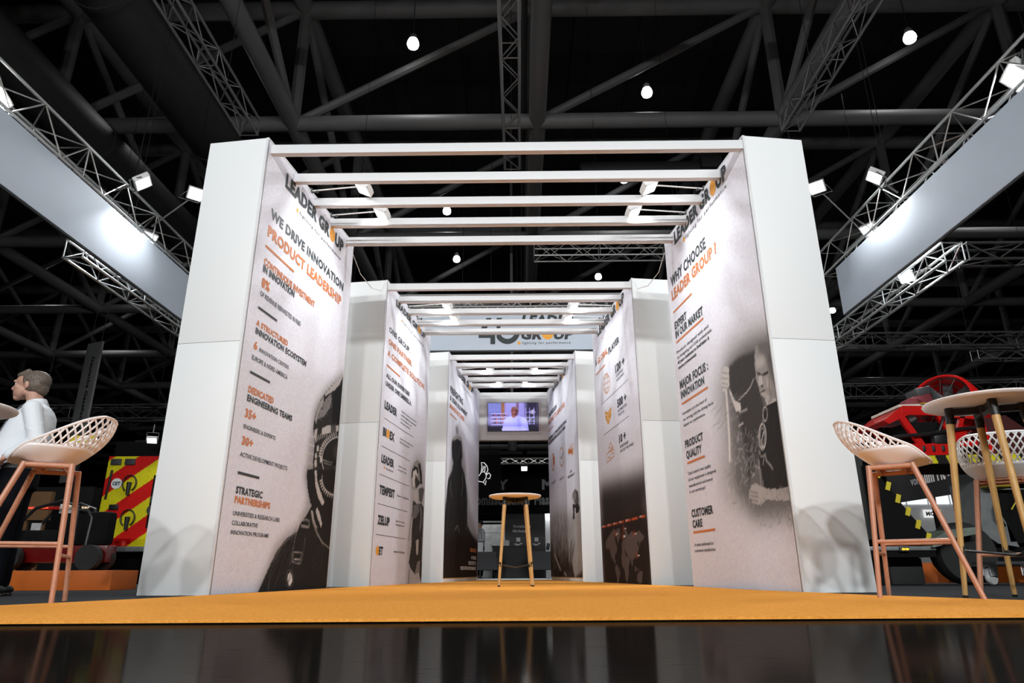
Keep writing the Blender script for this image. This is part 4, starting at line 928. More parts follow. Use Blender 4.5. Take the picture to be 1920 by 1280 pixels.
FL = [[(-1.62, 6.20), (-1.53, 6.72)], [(-1.08, 9.50), (-1.02, 9.99)], [(-.575, 12.86), (-.415, 13.85)]]
FR = [[(1.395, 6.23), (1.31, 6.73)], [(.84, 9.55), (.785, 10.04)], [(.315, 12.86), (.142, 13.80)]]
for p in range(3):
    for sd, LST in ((-1, FL), (1, FR)):
        for k, (x, y) in enumerate(LST[p]):
            z = 3.985; px = inner_x(2*p+(0 if sd < 0 else 1), y+.06)
            make_flood('arm_floodlight', 'small arm floodlight, %s side of the %s, %s of its pair' % ('left' if sd < 0 else 'right', pn[p], ('nearer', 'farther')[k]), 'floodlight',
                       (x, y, z), (sd*.42, .02, -.91), 1.0, POWER_WALL*(1.0 if p < 2 else .9), arm=(px-x+sd*.01, .06, .02), ang=115, group='arm floodlights on the portals')

# header board with the screen ---------------------------------------------
t = thing('header_board', 'white header board closing the rear portal, carrying a screen', 'header board', (-.12, 14.735, 0))
MB().box2((-.84, 0, 2.912), (.80, .12, 3.99), .004).build('board', M_WHITE, t)
MB().box2((-.60, -.012, 3.03), (.62, .002, 3.80), .003).build('mounting_plate', M_BEAM, t)
t = thing('wall_screen', 'flat screen on the white header, showing a man in a light shirt', 'television', (-.13, 14.70, 3.42))
MB().box2((-.565, -.012, -.322), (.565, .02, .322), .004).build('screen_frame', M_BLACK, t)
a = Art(1.11, .625, .0085, -.3125, (.42, .40, .62))
def ra(x): return x*1.11
a.poly([(0, .05), (.36, .05), (.36, .32), (0, .32)], (.45, .47, .75), .05); a.poly([(.30, -.05), (.37, -.05), (.37, .32), (.29, .32)], (.55, .36, .25), .02)
a.poly([(.37, .02), (.80, .02), (.80, .32), (.37, .32)], (.58, .55, .85), .03); a.poly([(.63, .1), (.68, .1), (.68, .32), (.63, .32)], (.45, .3, .42), .02)
a.poly([(.82, -.32), (1.11, -.32), (1.11, .32), (.86, .32)], (.17, .15, .24), .04)
a.poly([(.90, .1), (1.0, .17), (1.06, .1), (1.0, .05)], (.7, .68, .8), .02); a.poly([(.0, -.32), (1.11, -.32), (1.11, -.22), (0, -.2)], (.13, .13, .18), .03)
for z in (.075, -.005, -.09, -.175): a.line([(.07, z), (.42, z)], (.72, .70, .98), .016)
for z in (.035, -.045, -.13):
    for k in range(8): a.poly([(.10+k*.042, z-.02), (.13+k*.042, z-.02), (.13+k*.042, z+.018), (.10+k*.042, z+.018)], [(.25, .15, .3), (.6, .3, .35), (.4, .3, .6)][(k*7+int(z*100)) % 3], .008)
for x in (.70, .79, .84, .92, 1.02): a.line([(x, -.17), (x, .2)], (.6, .58, .9), .014)
for z in (.1, -.02, -.1, -.16): a.line([(.69, z), (1.03, z)], (.55, .52, .82), .012)
a.line([(.86, -.15), (1.02, .02)], (.6, .58, .85), .012)
a.poly([(.31, -.32), (.33, -.2), (.36, -.06), (.45, .005), (.53, .03), (.66, .03), (.78, -.01), (.85, -.05), (.88, -.18), (.90, -.32)], (.62, .62, .97), .012)
a.poly([(.62, -.03), (.72, .0), (.74, -.3), (.66, -.3)], (.5, .5, .85), .04); a.line([(.57, -.03), (.6, -.3)], (.45, .45, .8), .006)
a.poly([(.53, .0), (.57, -.04), (.62, .01), (.65, .08), (.53, .08)], (.42, .25, .27), .01)
a.poly([(.51, .14), (.515, .08), (.53, .0), (.57, -.025), (.615, .0), (.645, .07), (.655, .15), (.63, .21), (.575, .235), (.53, .21)], (.52, .33, .33), .01)
a.poly([(.60, .0), (.66, .05), (.665, .2), (.63, .22), (.62, .1)], (.33, .2, .25), .015)
a.poly([(.505, .17), (.52, .205), (.575, .237), (.64, .225), (.665, .17), (.655, .15), (.625, .205), (.56, .218), (.525, .20)], (.52, .46, .5), .008)
a.line([(.52, .15), (.56, .145)], (.2, .12, .15), .012); a.line([(.59, .145), (.64, .15)], (.2, .12, .15), .012); a.line([(.56, .05), (.61, .05)], (.35, .15, .18), .012); a.line([(.575, .14), (.57, .09)], (.62, .42, .4), .014)
a.poly([(.30, -.285), (.85, -.285), (.85, -.262), (.30, -.262)], (.8, .8, .98), .004); a.line([(.34, -.235), (.78, -.235)], (.82, .82, .98), .012); a.line([(.32, -.3), (.8, -.3)], (.8, .8, .98), .01)
a.grain(.05)
a.build('picture', attr_mat('screen_picture', .3, .95), t, Matrix(((1, 0, 0, -.555), (0, 0, -1, -.0145), (0, 1, 0, 0), (0, 0, 0, 1))), label='glowing bluish picture of a man talking')

# ================================================================== HANGING BANNERS AND TRUSSES
def truss_geo(mb_ch, mb_br, p0, p1, w, step=.5, r=.024, rb=.012, up=Vector((0, 0, 1))):
    p0, p1 = Vector(p0), Vector(p1); d = (p1-p0); L = d.length; d.normalize(); sd = d.cross(up).normalized(); uu = sd.cross(d)
    cs = [sd*a*w/2+uu*b*w/2 for a, b in ((-1, -1), (1, -1), (1, 1), (-1, 1))]
    for c in cs: mb_ch.cyl(p0+c, p1+c, r, n=8)
    n = max(2, int(L/step))
    for i in range(n):
        a = p0+d*(L*i/n); b = p0+d*(L*(i+1)/n)
        for j in range(4):
            c0, c1 = cs[j], cs[(j+1) % 4]
            if (i+j) % 2: c0, c1 = c1, c0
            mb_br.cyl(a+c0, b+c1, rb, n=6, caps=False)
        if i % 4 == 0:
            for j in range(4): mb_br.cyl(a+cs[j], a+cs[(j+1) % 4], rb, n=6, caps=False)
    for j in range(4): mb_br.cyl(p1+cs[j], p1+cs[(j+1) % 4], rb, n=6, caps=False)
def truss(name, label, p0, p1, w, m=None, step=.42, r=.024, rb=.011, group=None, hang=(.22, .8), top=11.785):
    a, b = MB(), MB(); truss_geo(a, b, p0, p1, w, step, r, rb)
    mid = (Vector(p0)+Vector(p1))/2
    for q in (a, b): bmesh.ops.translate(q.bm, vec=-mid, verts=q.bm.verts)
    t = thing(name, label, 'truss', mid, 0, group)
    if hang:
        for f in hang:
            q0 = Vector(p0).lerp(Vector(p1), f)-mid
            MB().cyl(q0, (q0.x, q0.y, top-mid.z), .006, n=5).build('suspension_cable', M_BLACK, t)
    a.build('chord', m or M_ALU, t); b.build('bracing', m or M_ALU, t, label='zigzag bracing rods')
    return t
truss('lighting_truss', 'aluminium lighting truss along the top of the left hanging banner', (-6.68, .6, 5.97), (-6.68, 12.6, 5.97), .52, None, .5)
truss('lighting_truss', 'aluminium lighting truss along the top of the right hanging banner', (6.44, .6, 6.06), (6.44, 12.6, 6.06), .52, None, .5)
truss('lighting_truss', 'aluminium truss below and outside the left hanging banner', (-6.85, 9.35, 4.93), (-6.85, 15.2, 4.93), .30)
truss('lighting_truss', 'aluminium truss below and outside the right hanging banner', (6.62, 9.35, 4.74), (6.62, 15.2, 4.74), .30)
truss('lighting_truss', 'aluminium truss leading away to the right edge from the right banner', (6.85, 9.5, 4.76), (16, 9.5, 4.76), .27, M_DKALU)
truss('lighting_truss', 'dark truss farther back at right, below the one leading to the edge', (6.2, 14.5, 5.05), (16, 14.5, 5.05), .3, M_DKALU)
truss('lighting_truss', 'distant bright truss at right edge of the hall, left end free', (12.5, 17.8, 5.75), (22, 17.8, 5.75), .3, M_ALU)
truss('rigging_truss', 'dark rigging truss high up, left of the booth', (-5.05, 5.2, 8.15), (-5.05, 10.75, 8.15), .33, M_DKALU, .45)
truss('rigging_truss', 'dark rigging truss high up on the centre line', (-.1, 5.2, 8.15), (-.1, 12.0, 8.15), .30, M_DKALU, .45)
truss('rigging_truss', 'dark rigging truss high up, right of the booth', (5.15, 5.2, 8.15), (5.15, 10.8, 8.15), .33, M_DKALU, .45)
truss('rigging_truss', 'bright horizontal truss beyond the front portal, right of centre', (.42, 15.6, 7.9), (3.75, 15.6, 7.9), .36, M_ALU, .4, top=17.855, hang=(.5,))
truss('lighting_truss', 'aluminium lighting truss along the top of the rear banner', (-6.5, 14.0, 5.86), (6.2, 14.0, 5.86), .28, M_ALU, top=17.855)
truss('rigging_truss', 'dark truss sloping away behind the red fan machine', (9.0, 22, 5.8), (13.5, 17, 4.6), .4, M_DKALU, .5)
def banner(label, c0, c1, z0, z1, hy=.1, hz=.1):
    c0, c1 = Vector((*c0, 0)), Vector((*c1, 0)); mid = (c0+c1)/2; d = (c1-c0); L = d.length; rz = math.atan2(d.y, d.x)
    t = thing('hanging_banner', label, 'banner', (mid.x, mid.y, z0), rz)
    MB().box2((-L/2, -.012, 0), (L/2, .012, z1-z0), .004).build('banner_fabric', M_BANNER, t)
    f = MB()
    for z in (0, z1-z0): f.box2((-L/2-.01, .012, z-.02), (L/2+.01, .04, z+.02))
    for x in (-L/2, L/2): f.box2((x-.012, .012, 0), (x+.012, .04, z1-z0))
    f.build('banner_frame', M_DGREY, t)
    st_ = MB()
    for q in range(8): x = -L/2+L*(q+.5)/8; st_.cyl((x, .03, z1-z0), (x, hy, z1-z0+hz), .006, n=6)
    st_.build('hanger', M_DGREY, t)
    return t
banner('plain pale grey hanging banner on the left, seen at a slant', (-6.3, .8), (-6.3, 11.75), 4.665, 5.555, .12, .16)
banner('plain pale grey hanging banner on the right, seen at a slant', (6.05, 11.78), (6.05, .8), 4.66, 5.60, .13, .20)
tb = banner('pale grey rear banner with black 40 YEARS lettering and amber dot', (-6.3, 13.75), (6.05, 13.75), 4.665, 5.60, .12, .13)
# lettering of the rear banner (local frame: x along banner, front is -y)
BX = -.125
def bx(px): return (px-957.5)*.01101*13.75/14-BX-.055
LB = Letters(); LO = Letters(); LD = Letters()
def bz2(py): return (661.5-py)*.01192
# "4"
def P4(pts): return [(bx(a), bz2(b)) for a, b in pts]
LB.add(P4([(883.5, 638.5), (883.5, 628.5), (899, 600), (909, 600), (896, 628.5), (907, 628.5), (907, 626), (916.5, 626), (916.5, 650.5), (907, 650.5), (907, 638.5)]), [[0, 1, 2, 3, 4, 5, 6, 7, 8, 9, 10]])
# "0" as an open ring
ring = []; ring2 = []
for k in range(0, 31):
    a_ = math.radians(150+k*7.33); ring.append((941+25.5*math.cos(a_), 624.5+26*-math.sin(a_))); ring2.append((941+15.5*math.cos(a_), 624.5+16*-math.sin(a_)))
for i in range(len(ring)-1):
    if ring[i][0] < 919.2 and ring2[i][0] < 919.2: continue
    LB.add(P4([(max(919.2, ring[i][0]), ring[i][1]), (max(919.2, ring[i+1][0]), ring[i+1][1]), (max(919.2, ring2[i+1][0]), ring2[i+1][1]), (max(919.2, ring2[i][0]), ring2[i][1])]), [[0, 1, 2, 3]])
for sgn in (1,):
    LB.add(P4([(919.2, 612), (919.2, 600), (924, 600), (931, 600), (926, 606)]), [[0, 1, 2, 3, 4]]); LB.add(P4([(949, 608), (962, 608), (964, 613), (958, 616)]), [[0, 1, 2, 3]])
LO.text('YEARS', 2, bx(924), bx(965), bz2(632), 10.5*.01192, shear=.25)
LB.text('LEADER', 2, bx(968), bx(1075), bz2(612.5), 16.5*.01192, shear=.2)
LB.text('GR', 2, bx(968), bx(1009), bz2(641), 16.5*.01192, shear=.2); LB.text('UP', 2, bx(1033), bx(1073), bz2(641), 16.5*.01192, shear=.2)
LD.disc(bx(1021), bz2(632), 11.3*.0109, 10.5*.0118)
LD.disc(bx(964), bz2(648.5), 3.2*.011, 3.2*.011)
LB.text('fighting for performance', 0, bx(970), bx(1066), bz2(650.5), 4.2*.01192, 1.3, .2)
Mb = Matrix(((1, 0, 0, 0), (0, 0, -1, -.016), (0, 1, 0, 0), (0, 0, 0, 1)))
LB.build('lettering', M_DARKTXT, tb, Mb, label='black slanted lettering'); LO.build('lettering', M_ORTXT, tb, Mb, label='orange word YEARS'); LD.build('logo_dot', M_DOT, tb, Mb, label='amber round dot of the logo')

# truss floods
for (loc, aim, lab, yk, sc) in (
    ((-6.60, 7.05, 5.84), (.76, .25, -.60), 'big glowing floodlight inside the left truss, at the left picture edge', (-.05, 0, .36), 1.5),
    ((-6.60, 10.75, 5.84), (.55, -.35, -.75), 'glowing floodlight inside the left truss, near its far end', (-.1, 0, .18), 1.05),
    ((-6.02, 9.40, 6.12), (.58, .22, -.78), 'big glowing floodlight standing above the left truss', (-.46, 0, -.14), 1.2),
    ((-5.75, 10.55, 6.60), (.5, -.6, -.6), 'glowing starry floodlight half hidden by the front left column edge', (-.7, 0, -.64), 1.1),
    ((6.34, 7.1, 6.08), (-.76, .25, -.60), 'big glowing floodlight inside the right truss, at the right picture edge', (.05, 0, .2), 1.5),
    ((6.34, 10.95, 5.98), (-.55, -.35, -.75), 'glowing floodlight inside the right truss, near its far end', (.08, 0, .1), 1.05),
    ((5.95, 9.83, 6.36), (-.58, .18, -.79), 'big glowing floodlight standing above the right truss', (.33, 0, -.30), 1.2),
    ((5.6, 11.1, 6.95), (-.5, -.6, -.6), 'glowing starry floodlight beside the front right column edge', (.68, 0, -.9), 1.1),
    ((6.55, 10.5, 4.83), (-.45, -.4, -.8), 'small glowing floodlight on the lower right truss', (0, 0, .06), .9),
    ((-6.5, 3.6, 5.70), (.8, .45, -.35), 'added unseen floodlight inside the left truss, nearer than the picture edge', (-.1, 0, .18), 1.1),  # unseen floods added from here on to light column fronts and beams
    ((6.3, 3.6, 5.82), (-.8, .45, -.35), 'added unseen floodlight inside the right truss, nearer than the picture edge', (.08, 0, .18), 1.5),
    ((-6.5, 1.2, 5.70), (.75, .60, -.30), 'added unseen floodlight at the front end of the left truss', (-.1, 0, .18), 1.1),
    ((6.3, 1.2, 5.82), (-.75, .60, -.30), 'added unseen floodlight at the front end of the right truss', (.08, 0, .18), 1.5)):
    make_flood('truss_floodlight', lab, 'floodlight', loc, aim, sc, POWER_TRUSS*(.25 if loc[1] < 5 else (1.6 if aim[1] > 0 else .8)), ang=140, yoke=yk, group='floodlights on the banner trusses', sz=(.27, .21))

# lighting truss added out of view behind the camera to light the column fronts
truss('lighting_truss', 'added aluminium truss for fill lights, unseen behind the viewer', (-8, -7.0, 7.3), (8, -7.0, 7.3), .30)
for k, x in enumerate((-7, -4.2, -1.4, 1.4, 4.2, 7)):
    make_flood('truss_floodlight', 'added fill floodlight on the unseen truss behind the viewer, %s from the left' % ('first', 'second', 'third', 'fourth', 'fifth', 'sixth')[k], 'floodlight', (x, -6.95, 6.82), (-.05*x/4.8, .90, -.40), 2.0, POWER_TRUSS*POWER_FRONT, yoke=(0, 0, .34), group='added fill floodlights behind the viewer', sz=(.27, .21), ang=110)

for pts, lab in (([(-2.02, 7.47, 3.86), (-1.98, 7.75, 3.72), (-1.93, 8.2, 3.72), (-1.87, 8.52, 3.82), (-1.84, 8.555, 3.95)], 'thin white cable sagging from the front left column to the one behind'),
                 ([(1.80, 7.51, 3.86), (1.77, 7.78, 3.72), (1.71, 8.2, 3.72), (1.64, 8.52, 3.82), (1.61, 8.56, 3.95)], 'thin white cable sagging from the front right column to the one behind')):
    tag(MB().tube(pts, .005, 6).build('power_cable', M_BEAM), lab, 'cable')

# ================================================================== BAR STOOLS AND TABLES
def outline(th, hw, yf, yb, e=2.6):
    c, s_ = math.cos(th), math.sin(th)      # th = 0 at the back, pi at the front
    x = hw*math.copysign(abs(s_)**(2/e), s_); y0 = (yf+yb)/2; hy = (yf-yb)/2
    return x, y0-hy*math.copysign(abs(c)**(2/e), c)
ZP = .770
def rim_z(th):
    _, y = outline(th, .245, .215, -.285)
    t = min(1, max(0, (.19-y)/.43)); t2 = t*t*(3-2*t)*.35+t*.65
    z = .835+.215*t2
    if y > .12: z -= .055*((y-.12)/.095)**1.5
    return z
def shell_pt(th, z, inset=0):
    zr = rim_z(th); t = min(1, max(0, (z-ZP)/(zr-ZP)))
    k = 1-(1-t)**1.9
    xb, yb = outline(th, .155, .15, -.085); xr, yr = outline(th, .245-inset, .215-inset, -.285+inset)
    return Vector((xb+(xr-xb)*k, yb+(yr-yb)*k, z))
def make_stool(name, label, loc, rz, plastic):
    t = thing(name, label, 'bar stool', loc, rz, None)
    N = 72; TH = [2*PI*i/N for i in range(N)]
    zs = lambda th: min(.862, rim_z(th)-.004)
    b = MB(); rings = []
    for k in range(9):
        f = (k/8)**1.35
        rings.append([b.bm.verts.new(shell_pt(th, ZP+(zs(th)-ZP)*f)) for th in TH])
    ctr = b.bm.verts.new((0, .03, ZP-.002)); mid = [b.bm.verts.new(Vector((0, .03, ZP-.001)).lerp(shell_pt(th, ZP), .55)) for th in TH]
    for i in range(N):
        j = (i+1) % N
        b.bm.faces.new((ctr, mid[i], mid[j])); b.bm.faces.new((mid[i], rings[0][i], rings[0][j], mid[j]))
        for k in range(8): b.bm.faces.new((rings[k][i], rings[k+1][i], rings[k+1][j], rings[k][j]))
    seat = b.build('seat', plastic, t); so = seat.modifiers.new('thickness', 'SOLIDIFY'); so.thickness = .009; so.offset = 0
    MB().tube([shell_pt(th, rim_z(th)) for th in TH], .0085, 8, True).build('rim', plastic, t)
    # lattice: two families of slanting bars between the solid pan and the rim
    M_ = 400; pts = [shell_pt(2*PI*i/M_, rim_z(2*PI*i/M_)) for i in range(M_)]
    acc = [0]
    for i in range(M_): acc.append(acc[-1]+((pts[(i+1) % M_]-pts[i]).xy.length))
    tot = acc[-1]
    def th_at(a):
        a %= tot; lo, hi = 0, M_
        while hi-lo > 1:
            m = (lo+hi)//2
            if acc[m] <= a: lo = m
            else: hi = m
        return 2*PI*(lo+(a-acc[lo])/(acc[lo+1]-acc[lo]))/M_
    lat = MB(); nb = 36
    for fam in (-1, 1):
        for i in range(nb):
            a0 = tot*i/nb; P = []
            for q in range(40):
                z = .855+.006*q; th = th_at(a0+fam*.66*(z-.855)); zr = rim_z(th)
                if z > zr: break
                if z >= zs(th)-.006: P.append(shell_pt(th, z))
            if len(P) > 1: lat.tube(P, .0056, 5)
    lat.build('lattice_back', plastic, t)
    hw, fw_ = .165, .285; yr, yf = -.1155, .1155; yrf, yff = -.163, .332; zt = .748
    for sg in (-1, 1):
        MB().cyl((sg*hw, yr, zt+.012), (sg*fw_, yrf, .004), .0165, .0135, 14).build('leg', M_COPPER, t)
        MB().cyl((sg*hw, yf, zt+.012), (sg*fw_, yff, .004), .0165, .0135, 14).build('leg', M_COPPER, t)
        MB().cyl((sg*hw, yr-.012, zt), (sg*hw, yf+.012, zt), .0155, n=12).build('top_rail', M_COPPER, t)
        za = .315
        f1 = 1-za/zt; A = Vector((sg*(hw+(fw_-hw)*f1), yr+(yrf-yr)*f1, za)); B = Vector((sg*(hw+(fw_-hw)*f1), yf+(yff-yf)*f1, za))
        MB().cyl(A, B, .0105, n=10).build('side_stretcher', M_COPPER, t)
    zb = .255; f2 = 1-zb/zt
    for (y0, y1, nm) in ((yr, yrf, 'rear_stretcher'), (yf, yff, 'footrest')):
        xx = hw+(fw_-hw)*f2; yy = y0+(y1-y0)*f2
        MB().cyl((-xx, yy, zb), (xx, yy, zb), .0105, n=10).build(nm, M_COPPER, t)
    br = MB()
    for y in (-.07, .07): br.box((0, y, zt+.008), (2*hw, .05, .006)).box((0, y, zt-.004), (2*hw, .012, .022))
    for sx in (-.1, .1):
        for y in (-.085, -.055, .055, .085): br.sph((sx, y, zt+.001), .008, 8)
    br.build('seat_bracket', M_COPPER, t)
    return t
ST = make_stool('bar_stool', 'pale pink lattice bar stool on copper legs, standing right of the white right column', (2.322, 4.265, .004), -2.126, M_PINK)
def stool_copy(label, loc, rz): return copy_thing(ST, loc, rz, label)
stool_copy('pale pink lattice bar stool on copper legs, at the left edge before the man', (-2.778, 4.021, .004), 2.032)
w_st = stool_copy('white lattice bar stool with its back to the aisle, behind the right bar table', (3.43, 4.88, .004), -.585)
for ch in w_st.children:
    if ch.name.split('.')[0] in ('seat', 'rim', 'lattice_back'):
        ch.data = ch.data.copy(); ch.data.materials[0] = M_WPLASTIC
for o in C.objects:
    if o.get('category') == 'bar stool': o['group'] = 'lattice bar stools'

def bar_table(label, loc, rz, h, R, rt, rf):
    t = thing('bar_table', label, 'bar table', loc, rz, 'round bar tables')
    MB().lathe([(R-.03, h-.028), (R-.006, h-.018), (R, h-.008), (R-.004, h)], n=64).build('tabletop', M_TOP, t)
    und = MB()
    zb = h-.055
    for k in range(2):
        a = k*PI/2; d = Vector((math.cos(a), math.sin(a), 0)); und.box((0, 0, zb), (2*rt, .035, .04), Quaternion((0, 0, 1), a))
    und.cyl((0, 0, h-.075), (0, 0, h-.03), .045).build('support_cross', M_BLACK, t)
    fb = MB(); zf = .255*h/1.1
    for k in range(4):
        a = k*PI/2; d = Vector((math.cos(a), math.sin(a), 0)); top = d*rt+Vector((0, 0, h-.03)); foot = d*rf+Vector((0, 0, .0))
        s1 = top.lerp(foot, .085); s2 = top.lerp(foot, .985)
        lg = MB().cyl(s1, s2, .0225, .014, 16).build('leg', M_OAK, t)
        MB().cyl(top, s1.lerp(s2, .004), .026, .0245, 16).build('leg_bracket', M_BLACK, lg)
        MB().cyl(s2, foot, .0145, .0135, 14).build('foot_cap', M_BLACK, lg)
        u = (top.z-zf)/top.z; p = top.lerp(foot, u)
        fb.cyl(p, (0, 0, zf-.03), .0075, n=8); fb.box(p, (.03, .03, .05), Quaternion((0, 0, 1), a))
    fb.build('brace', M_BLACK, t)
    return t
bar_table('white round bar table with oak legs at the right picture edge', (2.886, 4.13, .004), 2.756, 1.148, .335, .19, .311)
bar_table('small round bar table standing alone on the orange carpet in the middle', (-.052, 7.95, .014), PI/4+.03, .985, .302, .165, .262)
bar_table('white round bar table at the left picture edge, only its rim in view', (-3.50, 4.05, .004), .35, 1.148, .335, .19, .311)

# ================================================================== THE MAN
def fuse(mb, name, m, parent, voxel=.008, sm=4, **k):
    me = mb.mesh('tmp', None, False); o = bpy.data.objects.new('tmp', me); C.objects.link(o)
    r = o.modifiers.new('r', 'REMESH'); r.mode = 'VOXEL'; r.voxel_size = voxel
    s_ = o.modifiers.new('s', 'SMOOTH'); s_.iterations = sm; s_.factor = .5
    dg = bpy.context.evaluated_depsgraph_get(); me2 = bpy.data.meshes.new_from_object(o.evaluated_get(dg)); bpy.data.objects.remove(o); bpy.data.meshes.remove(me)
    me2.name = name; me2.materials.clear(); me2.materials.append(m); me2.polygons.foreach_set('use_smooth', [True]*len(me2.polygons))
    o2 = bpy.data.objects.new(name, me2); C.objects.link(o2); o2.parent = parent
    for kk, v in k.items(): o2[kk] = v
    return o2
def ellr(c, rx, ry, n=28, tilt=0, e=2.3):
    out = []
    for i in range(n):
        a = 2*PI*i/n; x = rx*math.copysign(abs(math.cos(a))**(2/e), math.cos(a)); y = ry*math.copysign(abs(math.sin(a))**(2/e), math.sin(a))
        out.append(Vector((c[0]+x, c[1]+y, c[2]+x*tilt)))
    return out
def tw(mb, a=.34):
    bmesh.ops.rotate(mb.bm, cent=(0, 0, 0), matrix=Matrix.Rotation(a, 3, 'Z'), verts=mb.bm.verts); return mb
def make_man():
    t = thing('person', 'man in white shirt and dark trousers facing left, one hand at his hip', 'person', (-4.035, 5.45, .004), math.radians(4))
    b = MB()
    # trunk, neck, legs
    b.loft([ellr((.01, 0, .80), .11, .17), ellr((0, 0, .95), .135, .185), ellr((-.02, 0, 1.08), .16, .18), ellr((.0, 0, 1.25), .145, .185), ellr((.03, 0, 1.38), .12, .20), ellr((.035, 0, 1.45), .075, .14), ellr((.02, 0, 1.50), .058, .07)])
    b.cap((.035, 0, 1.42), (-.015, 0, 1.57), .066, .06)
    for sg in (-1, 1):
        b.cap((0, sg*.09, .92), (.0, sg*.10, .50), .088, .058); b.cap((0, sg*.10, .50), (.02, sg*.105, .09), .056, .04)
        b.cap((.03, sg*.105, .05), (-.13, sg*.12, .035), .042, .034)
    ARM = {-1: [(.04, -.205, 1.42), (.135, -.285, 1.155), (-.045, -.262, 1.02)], 1: [(.03, .205, 1.42), (.09, .27, 1.15), (-.10, .22, 1.03)]}
    for sg in (-1, 1):
        A = [Vector(p) for p in ARM[sg]]; b.cap(A[0], A[1], .053, .042); b.cap(A[1], A[2], .042, .028)
        d = (A[2]-A[1]).normalized(); dn = (d+Vector((-.1, 0, -.75))).normalized(); sd = Vector((0, 1, 0)); sd = (sd-dn*sd.dot(dn)).normalized(); nr = dn.cross(sd)
        pm = A[2]+dn*.05
        for k in range(4): b.cap(A[2]+dn*.015+sd*(k-1.5)*.010, A[2]+dn*.085+sd*(k-1.5)*.021, .017, .0125, 8)
        for k, (l, cu) in enumerate(((.070, .25), (.080, .35), (.075, .42), (.058, .5))):
            p = A[2]+dn*.088+sd*(k-1.5)*.021; prev = p; dd = dn.copy()
            for q, f in enumerate((.45, .32, .23)):
                dd = (dd-nr*cu*(.25 if sg < 0 else .25)+sd*(k-1.5)*.05).normalized(); nx = prev+dd*l*f*1.05; b.cap(prev, nx, .0092-.0008*q, .0088-.0009*q, 8); prev = nx
        th = A[2]+dn*.03-sd*.028; p2 = th+(dn*.6-sd*.7).normalized()*.035; p3 = p2+(dn*.9-sd*.3).normalized()*.03; b.cap(A[2]+dn*.015, th, .016, .0125, 8); b.cap(th, p2, .012, .0105, 8); b.cap(p2, p3, .0105, .009, 8)
    tw(b)
    # head, looking along -x
    H = Vector((-.065, 0, 1.645))
    b.sph(H+Vector((.035, 0, .035)), (.108, .079, .088), 24); b.sph(H+Vector((-.025, 0, .045)), (.085, .072, .075), 20); b.sph(H+Vector((-.045, 0, -.035)), (.075, .062, .075), 20)
    b.sph(H+Vector((-.085, 0, -.095)), (.030, .032, .024), 12)                       # chin
    b.cap(H+Vector((-.07, 0, -.088)), H+Vector((.005, .052, -.06)), .026, .024); b.cap(H+Vector((-.07, 0, -.088)), H+Vector((.005, -.052, -.06)), .026, .024)   # jaw
    b.cap(H+Vector((-.100, 0, .030)), H+Vector((-.134, 0, -.018)), .011, .015, 10); b.sph(H+Vector((-.124, .013, -.024)), .011, 8); b.sph(H+Vector((-.124, -.013, -.024)), .011, 8)  # nose
    b.cap(H+Vector((-.100, .045, .037)), H+Vector((-.106, .012, .035)), .013, .012, 8); b.cap(H+Vector((-.100, -.045, .037)), H+Vector((-.106, -.012, .035)), .013, .012, 8)   # brow
    b.cap(H+Vector((-.108, .018, -.055)), H+Vector((-.108, -.018, -.055)), .0105, .0105, 8); b.cap(H+Vector((-.105, .016, -.070)), H+Vector((-.105, -.016, -.070)), .0105, .0105, 8)  # lips
    for sg in (-1, 1):
        b.sph(H+Vector((-.075, sg*.042, -.01)), (.028, .022, .024), 12)              # cheek
        b.sph(H+Vector((.020, sg*.079, .0)), (.022, .011, .034), 12, Quaternion((0, 1, 0), -.2)); b.sph(H+Vector((.014, sg*.077, -.028)), (.011, .008, .012), 8)   # ear
    fuse(b, 'body', M_SKIN, t, .0065, 5)
    # face details
    for sg in (-1, 1):
        e = MB().sph(H+Vector((-.0935, sg*.031, .016)), .0125, 12).build('eye', mat('eye_white', (.6, .58, .56), .25), t)
        MB().sph(H+Vector((-.1045, sg*.032, .016)), .0045, 8).build('iris', mat('dark_iris', (.02, .015, .01), .2), e)
        MB().tube([H+Vector((-.111, sg*.012, .044)), H+Vector((-.112, sg*.030, .050)), H+Vector((-.098, sg*.052, .043))], [.003, .0042, .0025], 6).build('eyebrow', M_HAIR, t)
    MB().tube([H+Vector((-.109, -.026, -.0625)), H+Vector((-.1185, 0, -.062)), H+Vector((-.109, .026, -.0625))], [.0015, .0028, .0015], 6).build('mouth_line', mat('lip_shadow_line', (.22, .09, .08), .5), t)
    h = MB()
    h.sph(H+Vector((.040, 0, .052)), (.117, .088, .088), 24); h.sph(H+Vector((-.03, 0, .092)), (.085, .068, .040), 20)
    for sg in (-1, 1):
        h.sph(H+Vector((.055, sg*.045, .01)), (.075, .042, .068), 14); h.cap(H+Vector((-.005, sg*.072, .04)), H+Vector((.002, sg*.074, .0)), .014, .009, 8)
    h.cap(H+Vector((-.085, .03, .100)), H+Vector((-.02, .03, .125)), .016, .02, 8); h.cap(H+Vector((-.092, -.02, .098)), H+Vector((-.02, -.03, .127)), .018, .022, 8); h.sph(H+Vector((.095, 0, -.02)), (.052, .064, .06), 14)
    fuse(h, 'hair', M_HAIR, t, .0055, 2)
    # shirt
    s_ = MB()
    s_.loft([ellr((-.03, 0, .925), .150, .190), ellr((-.045, 0, .985), .182, .205), ellr((-.045, 0, 1.06), .19, .208), ellr((-.015, 0, 1.18), .178, .205), ellr((.012, 0, 1.30), .168, .213), ellr((.03, 0, 1.39), .145, .215), ellr((.038, 0, 1.445), .11, .17), ellr((.028, 0, 1.485), .082, .105), ellr((.015, 0, 1.505), .068, .075)])
